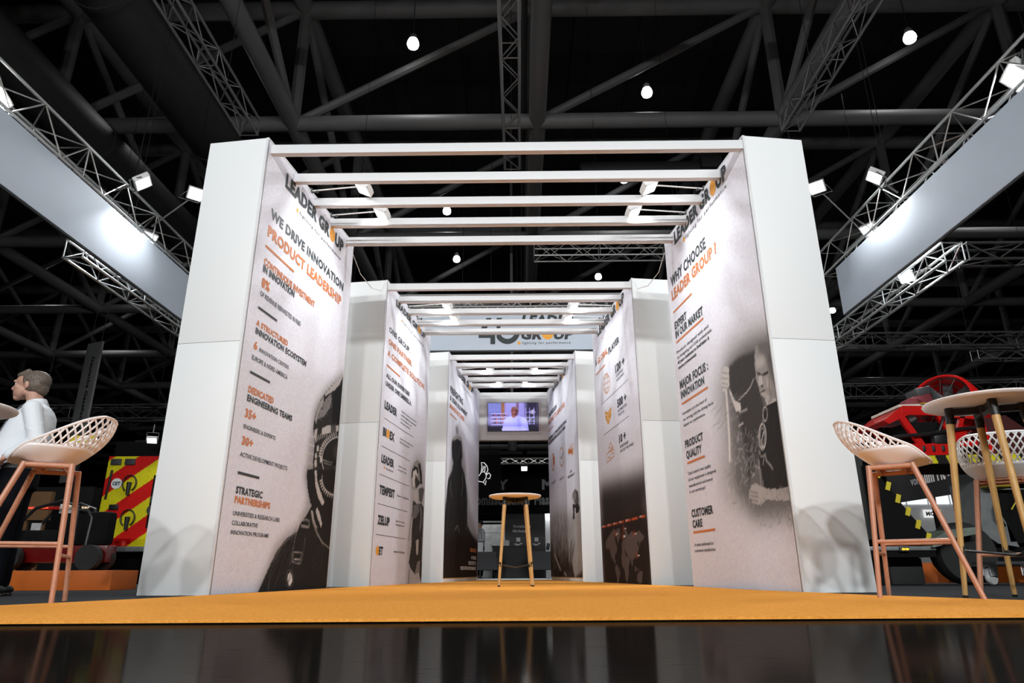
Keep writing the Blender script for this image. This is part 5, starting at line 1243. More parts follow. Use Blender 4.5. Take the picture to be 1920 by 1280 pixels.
    for sg in (-1, 1):
        A = [Vector(p) for p in ARM[sg]]; s_.sph(A[0]+Vector((0, -sg*.02, -.005)), (.078, .07, .07), 14); s_.cap(A[0], A[1], .068, .062); s_.cap(A[1], A[2].lerp(A[1], .12), .06, .042)
        for q in range(4):
            p = A[0].lerp(A[1], .35+.2*q); s_.sph(p+Vector((.0, sg*.004, 0)), (.070, .066, .018), 12, Quaternion((0, 1, 0), .35*(-1)**q))
        for q in range(3): p = A[1].lerp(A[2], .2+.25*q); s_.sph(p, (.020, .057-.006*q, .057-.006*q), 10, Quaternion((0, 1, 0), .6))
    for (x, z, r) in ((-.2, 1.0, .03), (-.215, 1.06, .025), (-.17, 1.16, .02), (.12, 1.1, .03), (.13, 1.2, .025)): s_.cap((x, -.10, z), (x+.02, .10, z+.02), r, r)
    fuse(tw(s_), 'shirt', M_SHIRT, t, .008, 3)
    cl = MB(); n = 20; R0 = []; R1 = []; R2 = []
    for i in range(n):
        a = -PI*.90+2*PI*.90*i/(n-1); R0.append(Vector((.018+.076*math.cos(a), .079*math.sin(a), 1.492-.022*(1-math.cos(a))/2))); R1.append(Vector((.012+.069*math.cos(a), .071*math.sin(a), 1.543-.035*(1-math.cos(a))/2))); R2.append(Vector((.022+.086*math.cos(a), .09*math.sin(a), 1.497-.045*(1-math.cos(a))/2)))
    for P, Q in ((R0, R1), (R1, R2)):
        for i in range(n-1): cl.bm.faces.new([cl.bm.verts.new(v) for v in (P[i], P[i+1], Q[i+1], Q[i])])
    bmesh.ops.remove_doubles(cl.bm, verts=cl.bm.verts, dist=1e-4)
    tw(cl, .2); c_ = cl.build('collar', M_SHIRT, t); so = c_.modifiers.new('thickness', 'SOLIDIFY'); so.thickness = .004
    ln = MB(); pts = [(-.055, -.075, 1.475), (-.115, -.075, 1.40), (-.165, -.06, 1.28), (-.20, -.035, 1.16), (-.235, -.01, 1.06)]
    ln.tube(pts, .006, 6).tube([(p[0], -p[1], p[2]) for p in pts], .006, 6).box((-.245, 0, 1.03), (.006, .06, .08)); tw(ln).build('lanyard', mat('grey_lanyard', (.12, .12, .14), .7), t)
    tw(MB().box((-.128, -.105, 1.352), (.02, .05, .010), Quaternion((0, 0, 1), .9))).build('chest_emblem', M_DARKTXT, t)
    tr = MB(); tr.loft([ellr((.0, 0, .80), .145, .185), ellr((-.01, 0, .90), .155, .197), ellr((-.02, 0, .955), .162, .200)])
    for sg in (-1, 1): tr.cap((.005, sg*.095, .88), (.005, sg*.105, .50), .105, .082); tr.cap((.005, sg*.105, .50), (.02, sg*.108, .10), .08, .066)
    fuse(tw(tr), 'trousers', M_TROUSER, t, .012, 4)
    tw(MB().loft([ellr((-.025, 0, .945), .170, .206), ellr((-.025, 0, .98), .170, .206)])).build('belt', M_BLACK, t)
    for sg in (-1, 1): tw(MB().sph((-.03, sg*.115, .045), (.15, .052, .05), 16).box((-.03, sg*.115, .012), (.27, .09, .022), bev=.008)).build('shoe', M_BLACK, t)
    return t
make_man()

# ================================================================== LEFT: FIRE ENGINE, PLINTH, SMALL MACHINE
t = thing('fire_engine', 'fire engine seen from behind, red and yellow chevrons on its rear', 'fire engine', (-7.93, 13.0, 0))
MB().box2((.0, .02, .62), (2.4, 6.2, 2.32), .02).build('body', M_RED, t)
MB().box2((.02, .10, 2.32), (2.38, 5.9, 2.62), .03).build('roof_locker', M_BLKMATT, t)
MB().box2((.03, 6.2, .5), (2.37, 8.0, 2.5), .12).build('cab', M_RED, t)
ch = Art(2.4, 1.68, .016, 0, (.84, .80, .10))
for k in range(-12, 16):
    x0 = k*.46-.12
    if k % 2 == 0: ch.poly([(x0, -.2), (x0+.46, -.2), (x0+.46+1.9*1.35, 1.7), (x0+1.9*1.35, 1.7)], (.80, .09, .07), 0)
ch.grain(.03)
ch.build('rear_chevrons', attr_mat('chevron_sheeting', .35, 0, .5), t, Matrix(((1, 0, 0, 0), (0, 0, 1, .012), (0, 1, 0, .64), (0, 0, 0, 1))), label='slanting red and yellow warning stripes')
for x in (.16, .43): MB().box((x, -.004, 2.21), (.2, .04, .12), bev=.015).build('marker_lamp', M_DGREY, t)
MB().box((.10, -.012, 1.78), (.035, .03, .55), Quaternion((0, 1, 0), .06), bev=.01).build('grab_handle', M_BLACK, t)
MB().cyl((.24, .012, 1.80), (.24, -.006, 1.80), .1, n=24).build('badge', M_WHITE, t, label='white oval badge')
bl = Letters(); bl.text('CET', 2, .165, .315, 1.77, .06); bl.build('badge_lettering', M_DARKTXT, t, Matrix(((1, 0, 0, 0), (0, 0, 1, -.009), (0, 1, 0, 0), (0, 0, 0, 1))))
for (x, z) in ((.50, 1.80), (.58, 1.16)):
    h = MB().tube([(x+.13*math.cos(a), -.03, z+.15*math.sin(a)) for a in [math.radians(-60+300*i/20) for i in range(21)]], .014, 8); h.cyl((x, -.03, z+.02), (x, -.03, z-.22), .045, .03, 10); h.build('hose_reel_handle', M_BLACK, t)
MB().box((.27, -.005, 1.36), (.17, .04, .1), bev=.01).build('marker_lamp', M_BLACK, t); MB().box((.28, -.008, 1.18), (.12, .03, .14), bev=.02).build('reflector', mat('amber_reflector', rgb(150, 100, 20), .3), t)
MB().box2((.95, -.03, .98), (2.4, .0, 1.95)).build('open_locker', M_BLKMATT, t, label='dark open equipment locker')
for q in range(3): MB().cyl((1.02+.03*q, -.06, 1.3+.2*q), (1.02+.03*q, -.03, 1.3+.2*q), .09, n=16).build('coiled_hose', M_DGREY, t)
MB().box2((-.02, -.25, .55), (2.4, .05, .64), .01).build('bumper', M_GREY, t)
MB().box2((.05, .1, .25), (2.35, 7.8, .55)).build('chassis', M_BLKMATT, t)
MB().box((.56, -.03, .76), (.3, .03, .05)).cyl((.58, -.05, .74), (.58, -.05, .62), .06).build('tow_hitch', M_RED, t)
MB().box((-.0, -.02, .66), (.13, .05, .1), bev=.01).build('tail_lamp', emis('red_tail_lamp', (1, .02, .01), 1.2), t)
for y in (1.6, 6.6):
    for x in (.15, 2.25): MB().cyl((x-.15, y, .48), (x+.15, y, .48), .48, n=28).build('wheel', M_RUBBER, t)
tag(MB().box2((-5.62, 7.35, .004), (-4.22, 7.85, .2), .004).build('plinth', M_ORANGE), 'low orange plinth carrying the small dark machine', 'plinth')
t = thing('utility_buggy', 'small black and red utility machine on the orange plinth', 'utility vehicle', (-5.08, 7.58, .2))
MB().box2((-.42, .0, .08), (.62, .2, .26), .02).build('chassis', M_DKRED, t)
MB().box2((.05, .05, .26), (.56, .22, .62), .05).build('engine_cover', M_BLKMATT, t)
MB().box2((-.40, .0, .26), (.05, .2, .42), .03).build('seat', M_BLKMATT, t)
for y in (-.1, .22): MB().tube([(-.42, y, .12), (-.34, y, .45), (-.18, y, .64), (.10, y, .72), (.28, y, .66), (.30, y, .3)], .018, 8).build('roll_bar', M_BLACK, t)
r = MB()
r.tube([(.34, .06, .15), (.36, .06, .55), (.30, .06, .62), (.14, .06, .63)], .022, 8)
r.build('cargo_hoop', M_BLACK, t)
MB().box2((-.28, .1, .645), (.12, .16, .68), .01).build('light_bar', mat('dark_red_bar', (.35, .01, .006), .3), t)
MB().box2((-.40, .09, .655), (-.18, .13, .675)).build('red_glow_strip', emis('red_glow', (1, .12, .06), .9), t)
g = MB()
for k in range(5): g.box((.30+.022*k, .08, .42), (.006, .012, .34))
for k in range(6): g.box((.345, .08, .27+.06*k), (.11, .012, .007))
g.build('cargo_grid', M_GREY, t)
MB().box2((.27, .1, .26), (.38, .14, .58)).build('cargo_box', M_GREY, t)
MB().box2((-.02, .05, .60), (.12, .09, .70), .006).build('control_box', M_LGREY, t)
MB().sph((.055, .04, .70), .022, 12).build('work_lamp', emis('warm_lamp_glow', (1, .72, .35), 12), t)
for x in (-.35, .5):
    for y in (-.1, .15): MB().cyl((x, y-.04, .13), (x, y+.04, .13), .13, n=24).build('wheel', M_RUBBER, t)
p = MB().tube([(-.30, .1, .12), (-.26, .1, .42)], .02, 6).box((-.27, .1, .45), (.1, .02, .1)); p.build('bright_panel', M_LGREY, t)
e = MB().cyl((-.12, .08, .2), (-.12, .2, .2), .09, n=16).cyl((.0, .08, .18), (.0, .2, .18), .06, n=16); e.build('pump', M_DGREY, t)
l_ = Letters(); l_.text('ter', 1, .19, .29, .655, .03); l_.build('lettering', emis('dim_sign_glow', (1, .75, .5), .8), t, Matrix(((1, 0, 0, 0), (0, 0, 1, .1), (0, 1, 0, 0), (0, 0, 0, 1))))
# dark stand wall behind the man and machine
tag(MB().box2((-9.6, 10.6, .004), (-6.6, 10.8, 1.45)).build('dark_counter', M_BLKMATT), 'black counter wall in the dark behind the man', 'counter')
tag(MB().box2((-7.15, 9.9, .9), (-6.77, 9.98, 1.30)).box2((-7.1, 9.92, .004), (-7.06, 9.96, .9)).box2((-6.85, 9.92, .004), (-6.81, 9.96, .9)).build('display_stand', mat('dim_orange_board', (.10, .045, .012), .7)), 'dim orange panel on two posts behind the pink stool', 'panel')
t = thing('hi_vis_sign', 'yellow sign on a thin black pole, seen through the lattice of the left stool', 'sign', (-5.62, 8.6, .004))
MB().box((0, 0, 1.79), (.34, .05, .13), bev=.03).build('sign_plate', M_YEL, t); MB().cyl((0, 0, 0), (0, 0, 1.74), .018).build('pole', M_BLKMATT, t)
# slanted dark hanging banner with vertical lettering
t = thing('vertical_banner', 'dark grey vertical hanging banner at left with lettering running down it', 'banner', (-9.05, 13.6, 1.9), math.radians(-24))
MB().box2((-.22, -.02, 0), (.26, .02, 2.95), .003).build('banner_fabric', mat('dim_grey_fabric', (.13, .13, .13), .8), t)
for x in (-.15, .2): MB().cyl((x, 0, 2.9), (x, 0, 15.955), .006, n=5).build('suspension_cable', M_BLACK, t)
l_ = Letters(); l_.text('Deutsche Gesellschaft Zivilschutz', 1, 0, 2.45, 0, .085)
l_.build('lettering', M_BLKMATT, t, Matrix(((0, 1, 0, .02), (0, 0, 1, -.024), (-1, 0, 0, 2.62), (0, 0, 0, 1))), label='black lettering reading downwards')
tag(MB().box2((-9.2, 16, .004), (-8.9, 16.3, 3.2)).build('stand_post', M_DGREY), 'dark post behind the vertical banner', 'post')
sp = make_flood('stage_spot', 'small white spotlight on a bracket beside the left column, above the fire engine', 'spotlight', (-6.93, 12.6, 2.55), (.2, -.6, -.75), .9, 8, yoke=(0, 0, .3))
MB().cyl((0, 0, .3), (0, 0, 9.235), .005, n=5).build('suspension_cable', M_BLKMATT, sp)
truss('lighting_truss', 'thin dark truss crossing behind the vertical banner', (-14, 17, 4.1), (-6.5, 17, 4.1), .35, M_DKALU, .6)

# ================================================================== RIGHT: RED FAN MACHINE AND TRUCK
t = thing('fan_robot', 'big red mobile fan machine with round blower and black belts', 'ventilation machine', (5.03, 8.3, 1.52))
ax = Vector((-.80, -.52, .30)).normalized(); Q = ax.to_track_quat('Z', 'Y').to_matrix().to_4x4()
def local(mb, c):
    bmesh.ops.transform(mb.bm, matrix=Matrix.Translation(c) @ Q, verts=mb.bm.verts); return mb
FC = Vector((.52, .35, .64))
local(MB().lathe([(.34, -.46), (.39, -.34), (.42, -.06), (.42, .12), (.405, .15), (.38, .15), (.37, -.05), (.33, -.34)], n=48), FC).build('fan_housing', M_RED, t)
local(MB().cyl((0, 0, -.2), (0, 0, .06), .13, .1, 20), FC).build('fan_hub', M_BLACK, t)
bl = MB()
for k in range(8):
    a = k*PI/4; bl.box((.21*math.cos(a), .21*math.sin(a), -.06), (.28, .11, .012), Quaternion((0, 0, 1), a) @ Quaternion((1, 0, 0), .55))
local(bl, FC).build('fan_blades', M_DGREY, t)
gd = MB()
for r_ in (.10, .19, .28, .365): gd.tube([(r_*math.cos(2*PI*i/32), r_*math.sin(2*PI*i/32), .12) for i in range(32)], .006, 5, True)
for k in range(12): a = k*PI/6; gd.cyl((.1*math.cos(a), .1*math.sin(a), .12), (.375*math.cos(a), .375*math.sin(a), .12), .006, n=5)
local(gd, FC).build('guard_grille', M_BLACK, t)
LA = -.9; ml = MB(); pts = [(0, .3), (.10, .18), (.22, .24), (.17, .08), (.27, .02), (.13, -.06), (.15, -.2), (0, -.13), (-.15, -.2), (-.13, -.06), (-.27, .02), (-.17, .08), (-.22, .24), (-.10, .18)]
ml.tube([Vector((.405*math.cos(LA+p[0]*.75)*1.02, .405*math.sin(LA+p[0]*.75)*1.02, -.17+p[1]*.45)) for p in pts], .008, 5, True); local(ml, FC).build('leaf_outline', M_WHTXT, t, label='white outlined leaf emblem')
MB().box((.02, .12, .62), (.26, .3, .22), Quaternion((0, 1, 0), -.3), bev=.03).cyl((-.12, .0, .60), (.06, .1, .64), .085, n=16).build('engine', mat('red_engine', (.25, .05, .06), .3, metal=.3), t)
eg = MB().box((.05, .1, .77), (.2, .26, .10), Quaternion((0, 1, 0), -.2), bev=.02)
for k in range(5): eg.cyl((.16+.04*k, -.05, .58), (.2+.03*k, .1, .86-.03*k), .014, n=6)
eg.build('engine_block', M_DGREY, t)
MB().prism([(-.56, .38), (-.30, .565), (.05, .56), (.05, .44), (-.25, .45), (-.50, .34)], .75, Matrix(((1, 0, 0, 0), (0, 0, 1, -.1), (0, 1, 0, 0), (0, 0, 0, 1)))).build('front_hood', M_RED, t)
MB().box((-.12, .27, .575), (.42, .70, .03), Quaternion((0, 1, 0), -.02)).build('hood_plate', mat('pale_hood_plate', (.6, .58, .5), .5), t)
MB().box((-.02, -.09, .592), (.1, .05, .008)).build('warning_label', M_YEL, t)
for y in (-.08, .62):
    arm = MB()
    for a, b_, w in (((-.36, .47), (-.14, .06), .075), ((.10, .48), (.26, .10), .05), ((.26, .10), (.42, .46), .05), ((-.30, .50), (.55, .42), .06), ((-.14, .06), (.5, .10), .06), ((.60, .55), (.66, .0), .06)):
        d = Vector((b_[0]-a[0], 0, b_[1]-a[1])); arm.box(((a[0]+b_[0])/2, y, (a[1]+b_[1])/2), (d.length+w*.6, .05, w), Quaternion((0, 1, 0), -math.atan2(d.z, d.x)))
    arm.build('side_frame', M_RED, t)
sk = MB().prism([(-.46, -.02), (-.36, .09), (.04, .09), (.12, .14), (.26, .24), (.40, .27), (.40, .2), (.24, .10), (.12, -.04), (-.05, -.09), (-.40, -.06)], .8, Matrix(((1, 0, 0, 0), (0, 0, 1, -.12), (0, 1, 0, 0), (0, 0, 0, 1)))); sk.build('lower_skirt', M_RED, t)
for k in range(4): MB().box((-.27+.115*k, -.125, .03), (.035, .02, .075), bev=.01).build('slot', M_BLACK, t)
cb = MB().tube([(-.5, -.14, .17), (-.1, -.16, .20), (.3, -.15, .26), (.55, -.12, .28)], .022, 6); cb.tube([(.02, -.1, .14), (.1, -.15, .32), (.16, -.12, .42), (.25, -.08, .48)], .016, 6).tube([(.05, -.1, .12), (.2, -.15, .18), (.26, -.12, .30)], .02, 6).box((.07, -.08, .16), (.16, .1, .16), bev=.03)
cb.build('hoses', M_BLACK, t)
MB().box((-.02, .2, .28), (.5, .5, .2), bev=.05).build('gearbox', M_BLKMATT, t)
cv_ = Art(1.4, .10, .01, 0, (.03, .03, .03))
for k in range(6): cv_.poly([(k*.25+.02, 0), (k*.25+.14, 0), (k*.25+.11, .1), (k*.25-.01, .1)], (.78, .74, .08), 0)
pf = MB().box2((-.55, -.14, -.16), (1.3, .8, -.06)); pf.build('black_deck', M_BLKMATT, t)
cv_.build('hazard_edge', attr_mat('hazard_stripes', .5), t, Matrix(((1, 0, 0, -.42), (0, 0, 1, -.145), (0.02, 1, 0, -.16), (0, 0, 0, 1))), label='yellow and black hazard stripes')
tr_ = MB().prism([(.55, .1), (.7, .42), (1.0, .46), (1.2, .3), (1.2, -.05), (.6, -.05)], .7, Matrix(((1, 0, 0, 0), (0, 0, 1, .0), (0, 1, 0, 0), (0, 0, 0, 1)))); tr_.build('track_belt', mat('dark_red_belt', (.05, .008, .008), .4), t)

t = thing('recovery_truck', 'dark truck bed with sloping ramp edged by yellow diamonds', 'truck', (4.2, 8.0, .004))
rp = MB().prism([(-.10, .47), (-.10, 1.35), (-.02, 1.32), (.30, .80), (.52, .50), (.52, .45), (-.10, .45)], 1.2, Matrix(((1, 0, 0, 0), (0, 0, 1, .1), (0, 1, 0, 0), (0, 0, 0, 1)))); rp.build('ramp', M_BLKMATT, t)
MB().box2((-.45, .2, .5), (-.08, 2.0, 1.5)).build('ramp_side', M_BLACK, t)
for k in range(6):
    z = 1.24-k*.145; x = .03+k*.088
    MB().box((x, .09, z), (.05, .012, .10), Quaternion((0, 1, 0), .35)).build('yellow_diamond', M_YEL, t)
MB().box2((-.30, .0, .372), (.48, .10, .415), .004).build('side_rail', M_GREY, t); MB().box2((-.3, .02, .30), (.48, 1.5, .37)).build('bed_underside', M_BLKMATT, t)
MB().box((.115, -.012, .385), (.11, .03, .05), bev=.008).build('lamp_box', M_DGREY, t)
for dx in (-.02, .02): MB().sph((.12+dx, -.028, .385), (.022, .012, .012), 10).build('amber_lamp', emis('amber_glow', (1, .55, .03), 1.6), t)
MB().box2((.05, .25, .0), (.44, .9, .30), .03).build('tyre_block', M_RUBBER, t)
MB().prism([(.42, .40), (.42, .47), (.62, .59), (.95, .62), (.98, .55), (.68, .50), (.52, .42)], .5, Matrix(((1, 0, 0, 0), (0, 0, 1, -.05), (0, 1, 0, 0), (0, 0, 0, 1)))).build('mudguard', mat('worn_grey_metal', (.16, .19, .16), .55, metal=.3, noise=.35, nscale=12), t)
MB().lathe([(.20, -.12), (.32, -.12), (.345, -.06), (.345, .06), (.32, .12), (.20, .12)], (.92, .25, .345), 40, (0, 1, 0)).build('wheel', M_RUBBER, t)
MB().cyl((.92, .15, .345), (.92, .3, .345), .2, n=24).build('wheel_hub', M_DGREY, t)
t = thing('steel_hopper', 'folded grey sheet steel hopper behind the bar table legs', 'hopper', (5.74, 8.55, .004))
MB().prism([(-.12, 1.2), (.06, 1.15), (.10, .88), (.20, .62), (.26, .42), (.02, .46), (-.14, .58), (-.12, .9)], .5, Matrix(((1, 0, 0, 0), (0, 0, 1, 0), (0, 1, 0, 0), (0, 0, 0, 1)))).build('sheet', M_GREY, t)
MB().box2((-.1, .1, .2), (.9, .4, .45)).build('base', M_BLKMATT, t); MB().box2((.15, .0, .46), (1.0, .45, 1.1), .02).build('black_cabinet', M_BLKMATT, t)
MB().box((.12, -.02, 1.18), (.36, .3, .14), bev=.03).build('yellow_bucket', mat('dull_yellow', (.35, .25, .02), .5), t)
MB().tube([(.30, -.1, 1.1), (.27, -.12, .95), (.20, -.1, .85)], .008, 6).build('yellow_cable', M_YEL, t)
MB().tube([(.10, -.06, .98), (.03, -.08, .86), (.03, -.08, .76), (.10, -.06, .66)], .02, 8).build('black_hose', M_BLACK, t)
for k, (x, y) in enumerate(((5.16, 7.9), (5.42, 7.7))):
    c_ = thing('castor_wheel', ('white housed castor wheel under the hopper, left one', 'grey rubber castor wheel under the hopper, right one')[k], 'castor', (x, y, .004), .5+k*.4)
    MB().lathe([(.03, -.025), (.085, -.025), (.095, -.01), (.095, .01), (.085, .025), (.03, .025)], (0, 0, .095), 28, (0, 1, 0)).build('wheel', M_LGREY, c_)
    MB().box2((-.07, -.045, .10), (.07, -.032, .21), .01).box2((-.07, .032, .10), (.07, .045, .21), .01).box2((-.07, -.045, .195), (.07, .045, .215), .006).build('fork', M_WPLASTIC, c_)
tag(MB().box2((5.05, 7.6, .219), (7.2, 8.02, .25)).build('trolley_plate', M_DGREY), 'dark trolley plate resting on the castor wheels', 'trolley')
tag(MB().box2((4.6, 9.6, .004), (7.5, 10.0, .26)).build('plinth', M_ORANGE), 'low orange plinth on the floor behind the truck', 'plinth')
tag(MB().box2((4.75, 9.7, .26), (5.1, 9.9, .42), .03).build('red_canister', mat('dark_red_canister', (.18, .02, .03), .4)), 'dark red canister on the orange plinth beside the right column', 'canister')
# black hanging banner with slogan
t = thing('slogan_banner', 'black banner with white words von Slim Fit bis, behind the bar stool', 'banner', (6.0, 11.0, 1.15), .1)
MB().prism([(-.05, .02), (-.2, .75), (1.9, 1.05), (1.9, .30)], .04, Matrix(((1, 0, 0, 0), (0, 0, 1, 0), (0, 1, 0, 0), (0, 0, 0, 1)))).build('banner_fabric', mat('black_fabric', (.012, .012, .014), .8), t)
for x in (.6, 1.7): MB().box2((x, .05, -1.146), (x+.06, .10, .6)).build('banner_post', M_BLKMATT, t)
Mz = Matrix(((1, 0, 0, 0), (0, 0, 1, -.006), (.21, 1, 0, 0), (0, 0, 0, 1)))
l_ = Letters(); l_.text('von', 0, .25, .40, .24, .14); l_.text('bis', 0, .90, 1.03, .26, .18); l_.build('lettering', mat('pale_lettering', (.5, .5, .52), .5), t, Mz)
l_ = Letters(); l_.text('Slim Fit', 1,   .43, .86, .235, .21); l_.text('Fat', 1, 1.06, 1.28, .265, .20); l_.build('lettering', M_WHTXT, t, Mz, label='bold white words Slim Fit and Fat')
# bright stand far behind on the right
t = thing('exhibition_stand', 'bright far stand with windows and a small MOBI sign, behind the truck', 'exhibition stand', (5.8, 16.0, 0))
MB().box2((-1, 0, .2), (6, .2, 1.95)).build('stand_wall', M_LGREY, t)
for k in range(5): MB().box2((2.6+.5*k, -.03, 1.60), (3.05+.5*k, -.01, 1.86)).build('bright_window', emis('daylight_window', (.9, .95, 1), 1.1), t)
MB().box2((2.25, -.04, 1.62), (2.5, -.02, 1.95)).build('bright_window', emis('daylight_window', (.9, .95, 1), 1.1), t)
MB().box2((3.40, -.06, 1.30), (3.80, -.04, 1.48)).build('sign_board', emis('sign_white', (.95, .95, .95), .8), t)
l_ = Letters(); l_.text('MOBI', 2, 3.45, 3.75, 1.35, .08); l_.build('sign_lettering', M_BLACK, t, Matrix(((1, 0, 0, 0), (0, 0, 1, -.065), (0, 1, 0, 0), (0, 0, 0, 1))))
MB().box2((2, -.5, .75), (6.5, -.3, .85)).build('rail', M_LGREY, t)
MB().sph((4.55, -.3, 1.12), .05, 12).build('bright_lamp', emis('hot_lamp', (1, 1, 1), 8), t)

# ================================================================== FAR BOOTH THROUGH THE PASSAGE
t = thing('far_booth', 'dark far booth with grey slogan, seen at the end of the passage', 'exhibition stand', (-.2, 22.0, 0))
MB().box2((-3, .0, 1.93), (4, .15, 3.05)).build('fascia', M_BLKMATT, t)
l_ = Letters(); l_.text('promisst: Echter Mass', 1, -1.45, 1.25, 2.21, .30); l_.text('Y', 1, -.5, -.16, 2.68, .30); l_.text('M', 1, .92, 1.25, 2.68, .30)
l_.build('lettering', mat('grey_lettering', (.22, .22, .23), .5), t, Matrix(((1, 0, 0, 0), (0, 0, 1, -.01), (0, 1, 0, 0), (0, 0, 0, 1))), label='grey slogan lettering')
MB().box2((-.28, .05, 0), (1.0, .2, 1.93)).build('dark_wall', mat('dark_grey_board', (.035, .035, .037), .6), t)
l_ = Letters(); l_.text('Vorteile alle', 1, -.02, .55, 1.50, .085); l_.text('Mitglieder', 1, -.02, .42, 1.36, .085)
for cx in (.15, .72):
    l_.add([(cx-.06, 1.08), (cx+.06, 1.08), (cx+.06, 1.2), (cx-.06, 1.2)], [[0, 1, 2, 3]]); l_.add([(cx-.13, 1.0), (cx-.02, .95), (cx+.13, 1.02), (cx+.1, 1.05), (cx, 1.0), (cx-.1, 1.03)], [[0, 1, 2, 3, 4, 5]])
l_.build('lettering', mat('pale_lettering', (.5, .5, .52), .5), t, Matrix(((1, 0, 0, 0), (0, 0, 1, .045), (0, 1, 0, 0), (0, 0, 0, 1))))
MB().box2((-.31, .03, 0), (-.27, .1, 1.95)).box2((-2.5, .03, 1.66), (-.3, .1, 1.71)).build('white_edge', M_WHITE, t)
MB().box2((-2.5, 1.5, 0), (-.3, 1.6, 1.7)).build('grey_partition', M_GREY, t)
area_lamp('booth_light', t, (-.9, .6, 1.9), (0, .3, -1), (1.2, .4), 10)
area_lamp('booth_light', t, (1.2, .6, 2.2), (0, .3, -1), (.5, .4), 20)
MB().box2((1.0, .6, 0), (2.2, .7, 2.0)).build('white_wall', M_WHITE, t)
for (x, z, a_) in ((.95, .35, .4), (1.08, .6, -.3), (1.0, .95, .2)): MB().box((x+.1, .58, z), (.1, .02, .2), Quaternion((0, 1, 0), a_), bev=.02).build('poster_shape', M_DGREY, t)
t = thing('bird_sign', 'black hanging sign with white outlined bird, upper left in the passage', 'sign', (-1.45, 19.5, 2.2))
MB().box2((-.6, 0, 0), (.92, .08, 1.32)).build('sign_board', M_BLKMATT, t)
for x in (-.3, .6): MB().cyl((x, .04, 1.3), (x, .04, 15.655), .01, n=5).build('suspension_cable', M_BLACK, t)
bd = MB()
for P in ([(.12, .55), (.22, .52), (.30, .42), (.42, .40), (.50, .52), (.50, .62), (.44, .70), (.36, .68), (.30, .58), (.22, .62), (.14, .64)], [(.36, .68), (.38, .85), (.36, .96), (.44, .95), (.52, .86), (.55, .75), (.50, .62)], [(.40, .72), (.43, .85)], [(.46, .70), (.47, .86)], [(.50, .60), (.58, .66), (.63, .60), (.60, .50), (.54, .50)], [(.14, .55), (.08, .42), (.18, .44)], [(.22, .50), (.20, .34), (.28, .36)], [(.42, .40), (.48, .32), (.50, .44)], [(.14, .38), (.24, .30)], [(.2, .36), (.2, .24)]):
    bd.tube([(x, -.012, z) for x, z in P], .012, 5)
bd.build('bird_outline', emis('white_sign_line', (1, 1, 1), .75), t)
tag(MB().box2((-.82, 21.0, .004), (.25, 21.5, .88)).box2((-.84, 20.98, .88), (.40, 21.52, .92)).build('reception_desk', M_BLACK), 'black reception desk at the far end of the passage', 'desk')
tag(MB().box2((-.48, 21.1, .92), (-.32, 21.14, 1.08)).build('leaflet_box', M_LGREY), 'small pale leaflet box on the black desk', 'box')
for k, (x, lab) in enumerate(((-1.02, 'grey upholstered armchair left of the black desk'), (.62, 'grey upholstered armchair right of the black desk'))):
    t = thing('armchair', lab, 'armchair', (x, 20.4, .004), 0, 'grey armchairs of the far booth')
    m_ = mat('grey_upholstery', (.09, .09, .095), .9)
    MB().box2((-.34, -.32, .28), (.34, .3, .45), .04).build('seat', m_, t); MB().box2((-.36, -.40, .22), (.36, -.28, .72), .05).build('backrest', m_, t)
    for sx in (-.34, .34): MB().box2((sx-.05, -.35, .22), (sx+.05, .3, .58), .03).build('armrest', m_, t)
    for sx in (-.3, .3):
        for sy in (-.32, .26): MB().cyl((sx, sy, 0), (sx, sy, .28), .018, n=8).build('leg', M_BLACK, t)
t = thing('person', 'small distant man in a pale shirt standing at the left of the far booth', 'person', (-1.22, 21.7, .004), .3)
b = MB(); b.loft([ellr((0, 0, .8), .1, .14, 16), ellr((0, 0, 1.05), .11, .15, 16), ellr((.02, 0, 1.3), .1, .17, 16), ellr((.02, 0, 1.42), .06, .1, 16)])
b.cap((0, 0, 1.4), (-.02, 0, 1.5), .05, .05); b.sph((-.02, 0, 1.58), (.09, .075, .11), 14); b.sph((-.11, 0, 1.56), .018, 8); b.cap((-.05, 0, 1.49), (-.08, 0, 1.50), .035, .03)
for sg in (-1, 1):
    b.cap((0, sg*.08, .85), (0, sg*.09, .1), .085, .05); b.cap((.02, sg*.18, 1.36), (.05, sg*.22, 1.1), .05, .04); b.cap((.05, sg*.22, 1.1), (-.18, sg*.18, 1.08), .04, .03); b.cap((-.18, sg*.18, 1.08), (-.26, sg*.17, 1.07), .026, .014); b.cap((0, sg*.09, .04), (-.12, sg*.09, .04), .045, .04)
fuse(b, 'body', M_SKIN, t, .014, 2)
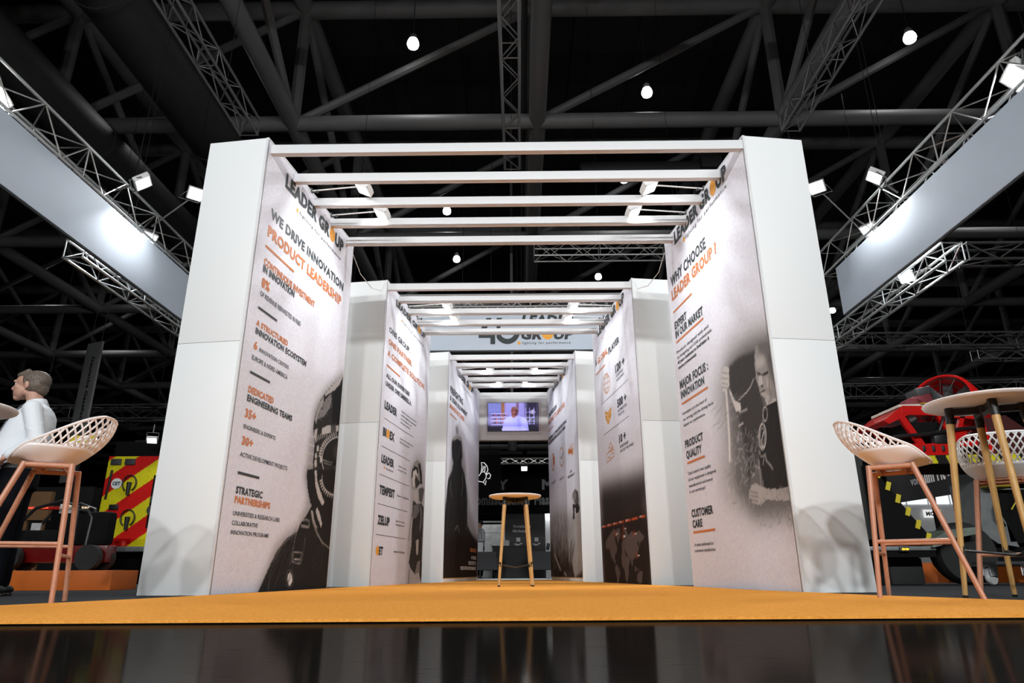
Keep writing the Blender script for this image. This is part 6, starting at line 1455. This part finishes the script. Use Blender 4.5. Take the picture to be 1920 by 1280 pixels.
s_ = MB(); s_.loft([ellr((0, 0, .92), .125, .165, 16), ellr((0, 0, 1.1), .13, .17, 16), ellr((.02, 0, 1.32), .12, .19, 16), ellr((.02, 0, 1.44), .07, .11, 16)])
for sg in (-1, 1): s_.cap((.02, sg*.18, 1.36), (.05, sg*.22, 1.1), .062, .054); s_.cap((.05, sg*.22, 1.1), (-.1, sg*.19, 1.085), .052, .045)
fuse(s_, 'shirt', mat('pale_grey_shirt', (.35, .36, .38), .8), t, .014, 2)
s_ = MB(); s_.loft([ellr((0, 0, .80), .13, .165, 16), ellr((0, 0, .94), .13, .17, 16)])
for sg in (-1, 1): s_.cap((0, sg*.085, .85), (0, sg*.09, .12), .1, .075)
fuse(s_, 'trousers', M_TROUSER, t, .016, 2)
MB().sph((.0, 0, 1.62), (.095, .082, .09), 14).build('hair', M_BLACK, t)
tag(MB().box2((-1.6, 20.95, .75), (-1.1, 21.3, 1.02)).box2((-1.5, 21.0, .004), (-1.46, 21.04, .75)).box2((-1.2, 21.0, .004), (-1.16, 21.04, .75)).build('white_box', M_WHITE), 'white box on two thin posts before the distant man', 'box')
tag(MB().box2((-1.6, 16.2, .004), (1.4, 16.32, .035)).build('floor_edge_strip', M_WHITE), 'thin white strip on the floor where the passage ends', 'floor strip')
make_flood('stage_spot', 'bright starry spotlight over the far booth, seen above the middle table', 'spotlight', (.155, 21.6, 3.28), (-.02, -1, -.12), 1.0, 1.5, yoke=(0, .14, .20))
truss('lighting_truss', 'horizontal truss over the far booth, above its bright spotlight', (-.9, 21.8, 3.55), (3, 21.8, 3.55), .16, M_ALU, .3, .014, .008, top=17.855)
tag(MB().cyl((-8, 26, 4.75), (8, 26, 4.75), .1, n=10).cyl((-7, 26, 4.75), (-7, 26, 17.855), .02).cyl((7, 26, 4.75), (7, 26, 17.855), .02).build('service_pipe', M_PIPE), 'grey horizontal pipe high behind the far booth', 'pipe')
tag(MB().cyl((-.25, 24, 5.0), (-.25, 24, 4.25), .16, n=16).box2((-.3, 24, 4.9), (-.2, 24.1, 17.855)).build('hanging_speaker', M_PIPE), 'grey hanging cylinder above the far booth', 'loudspeaker')
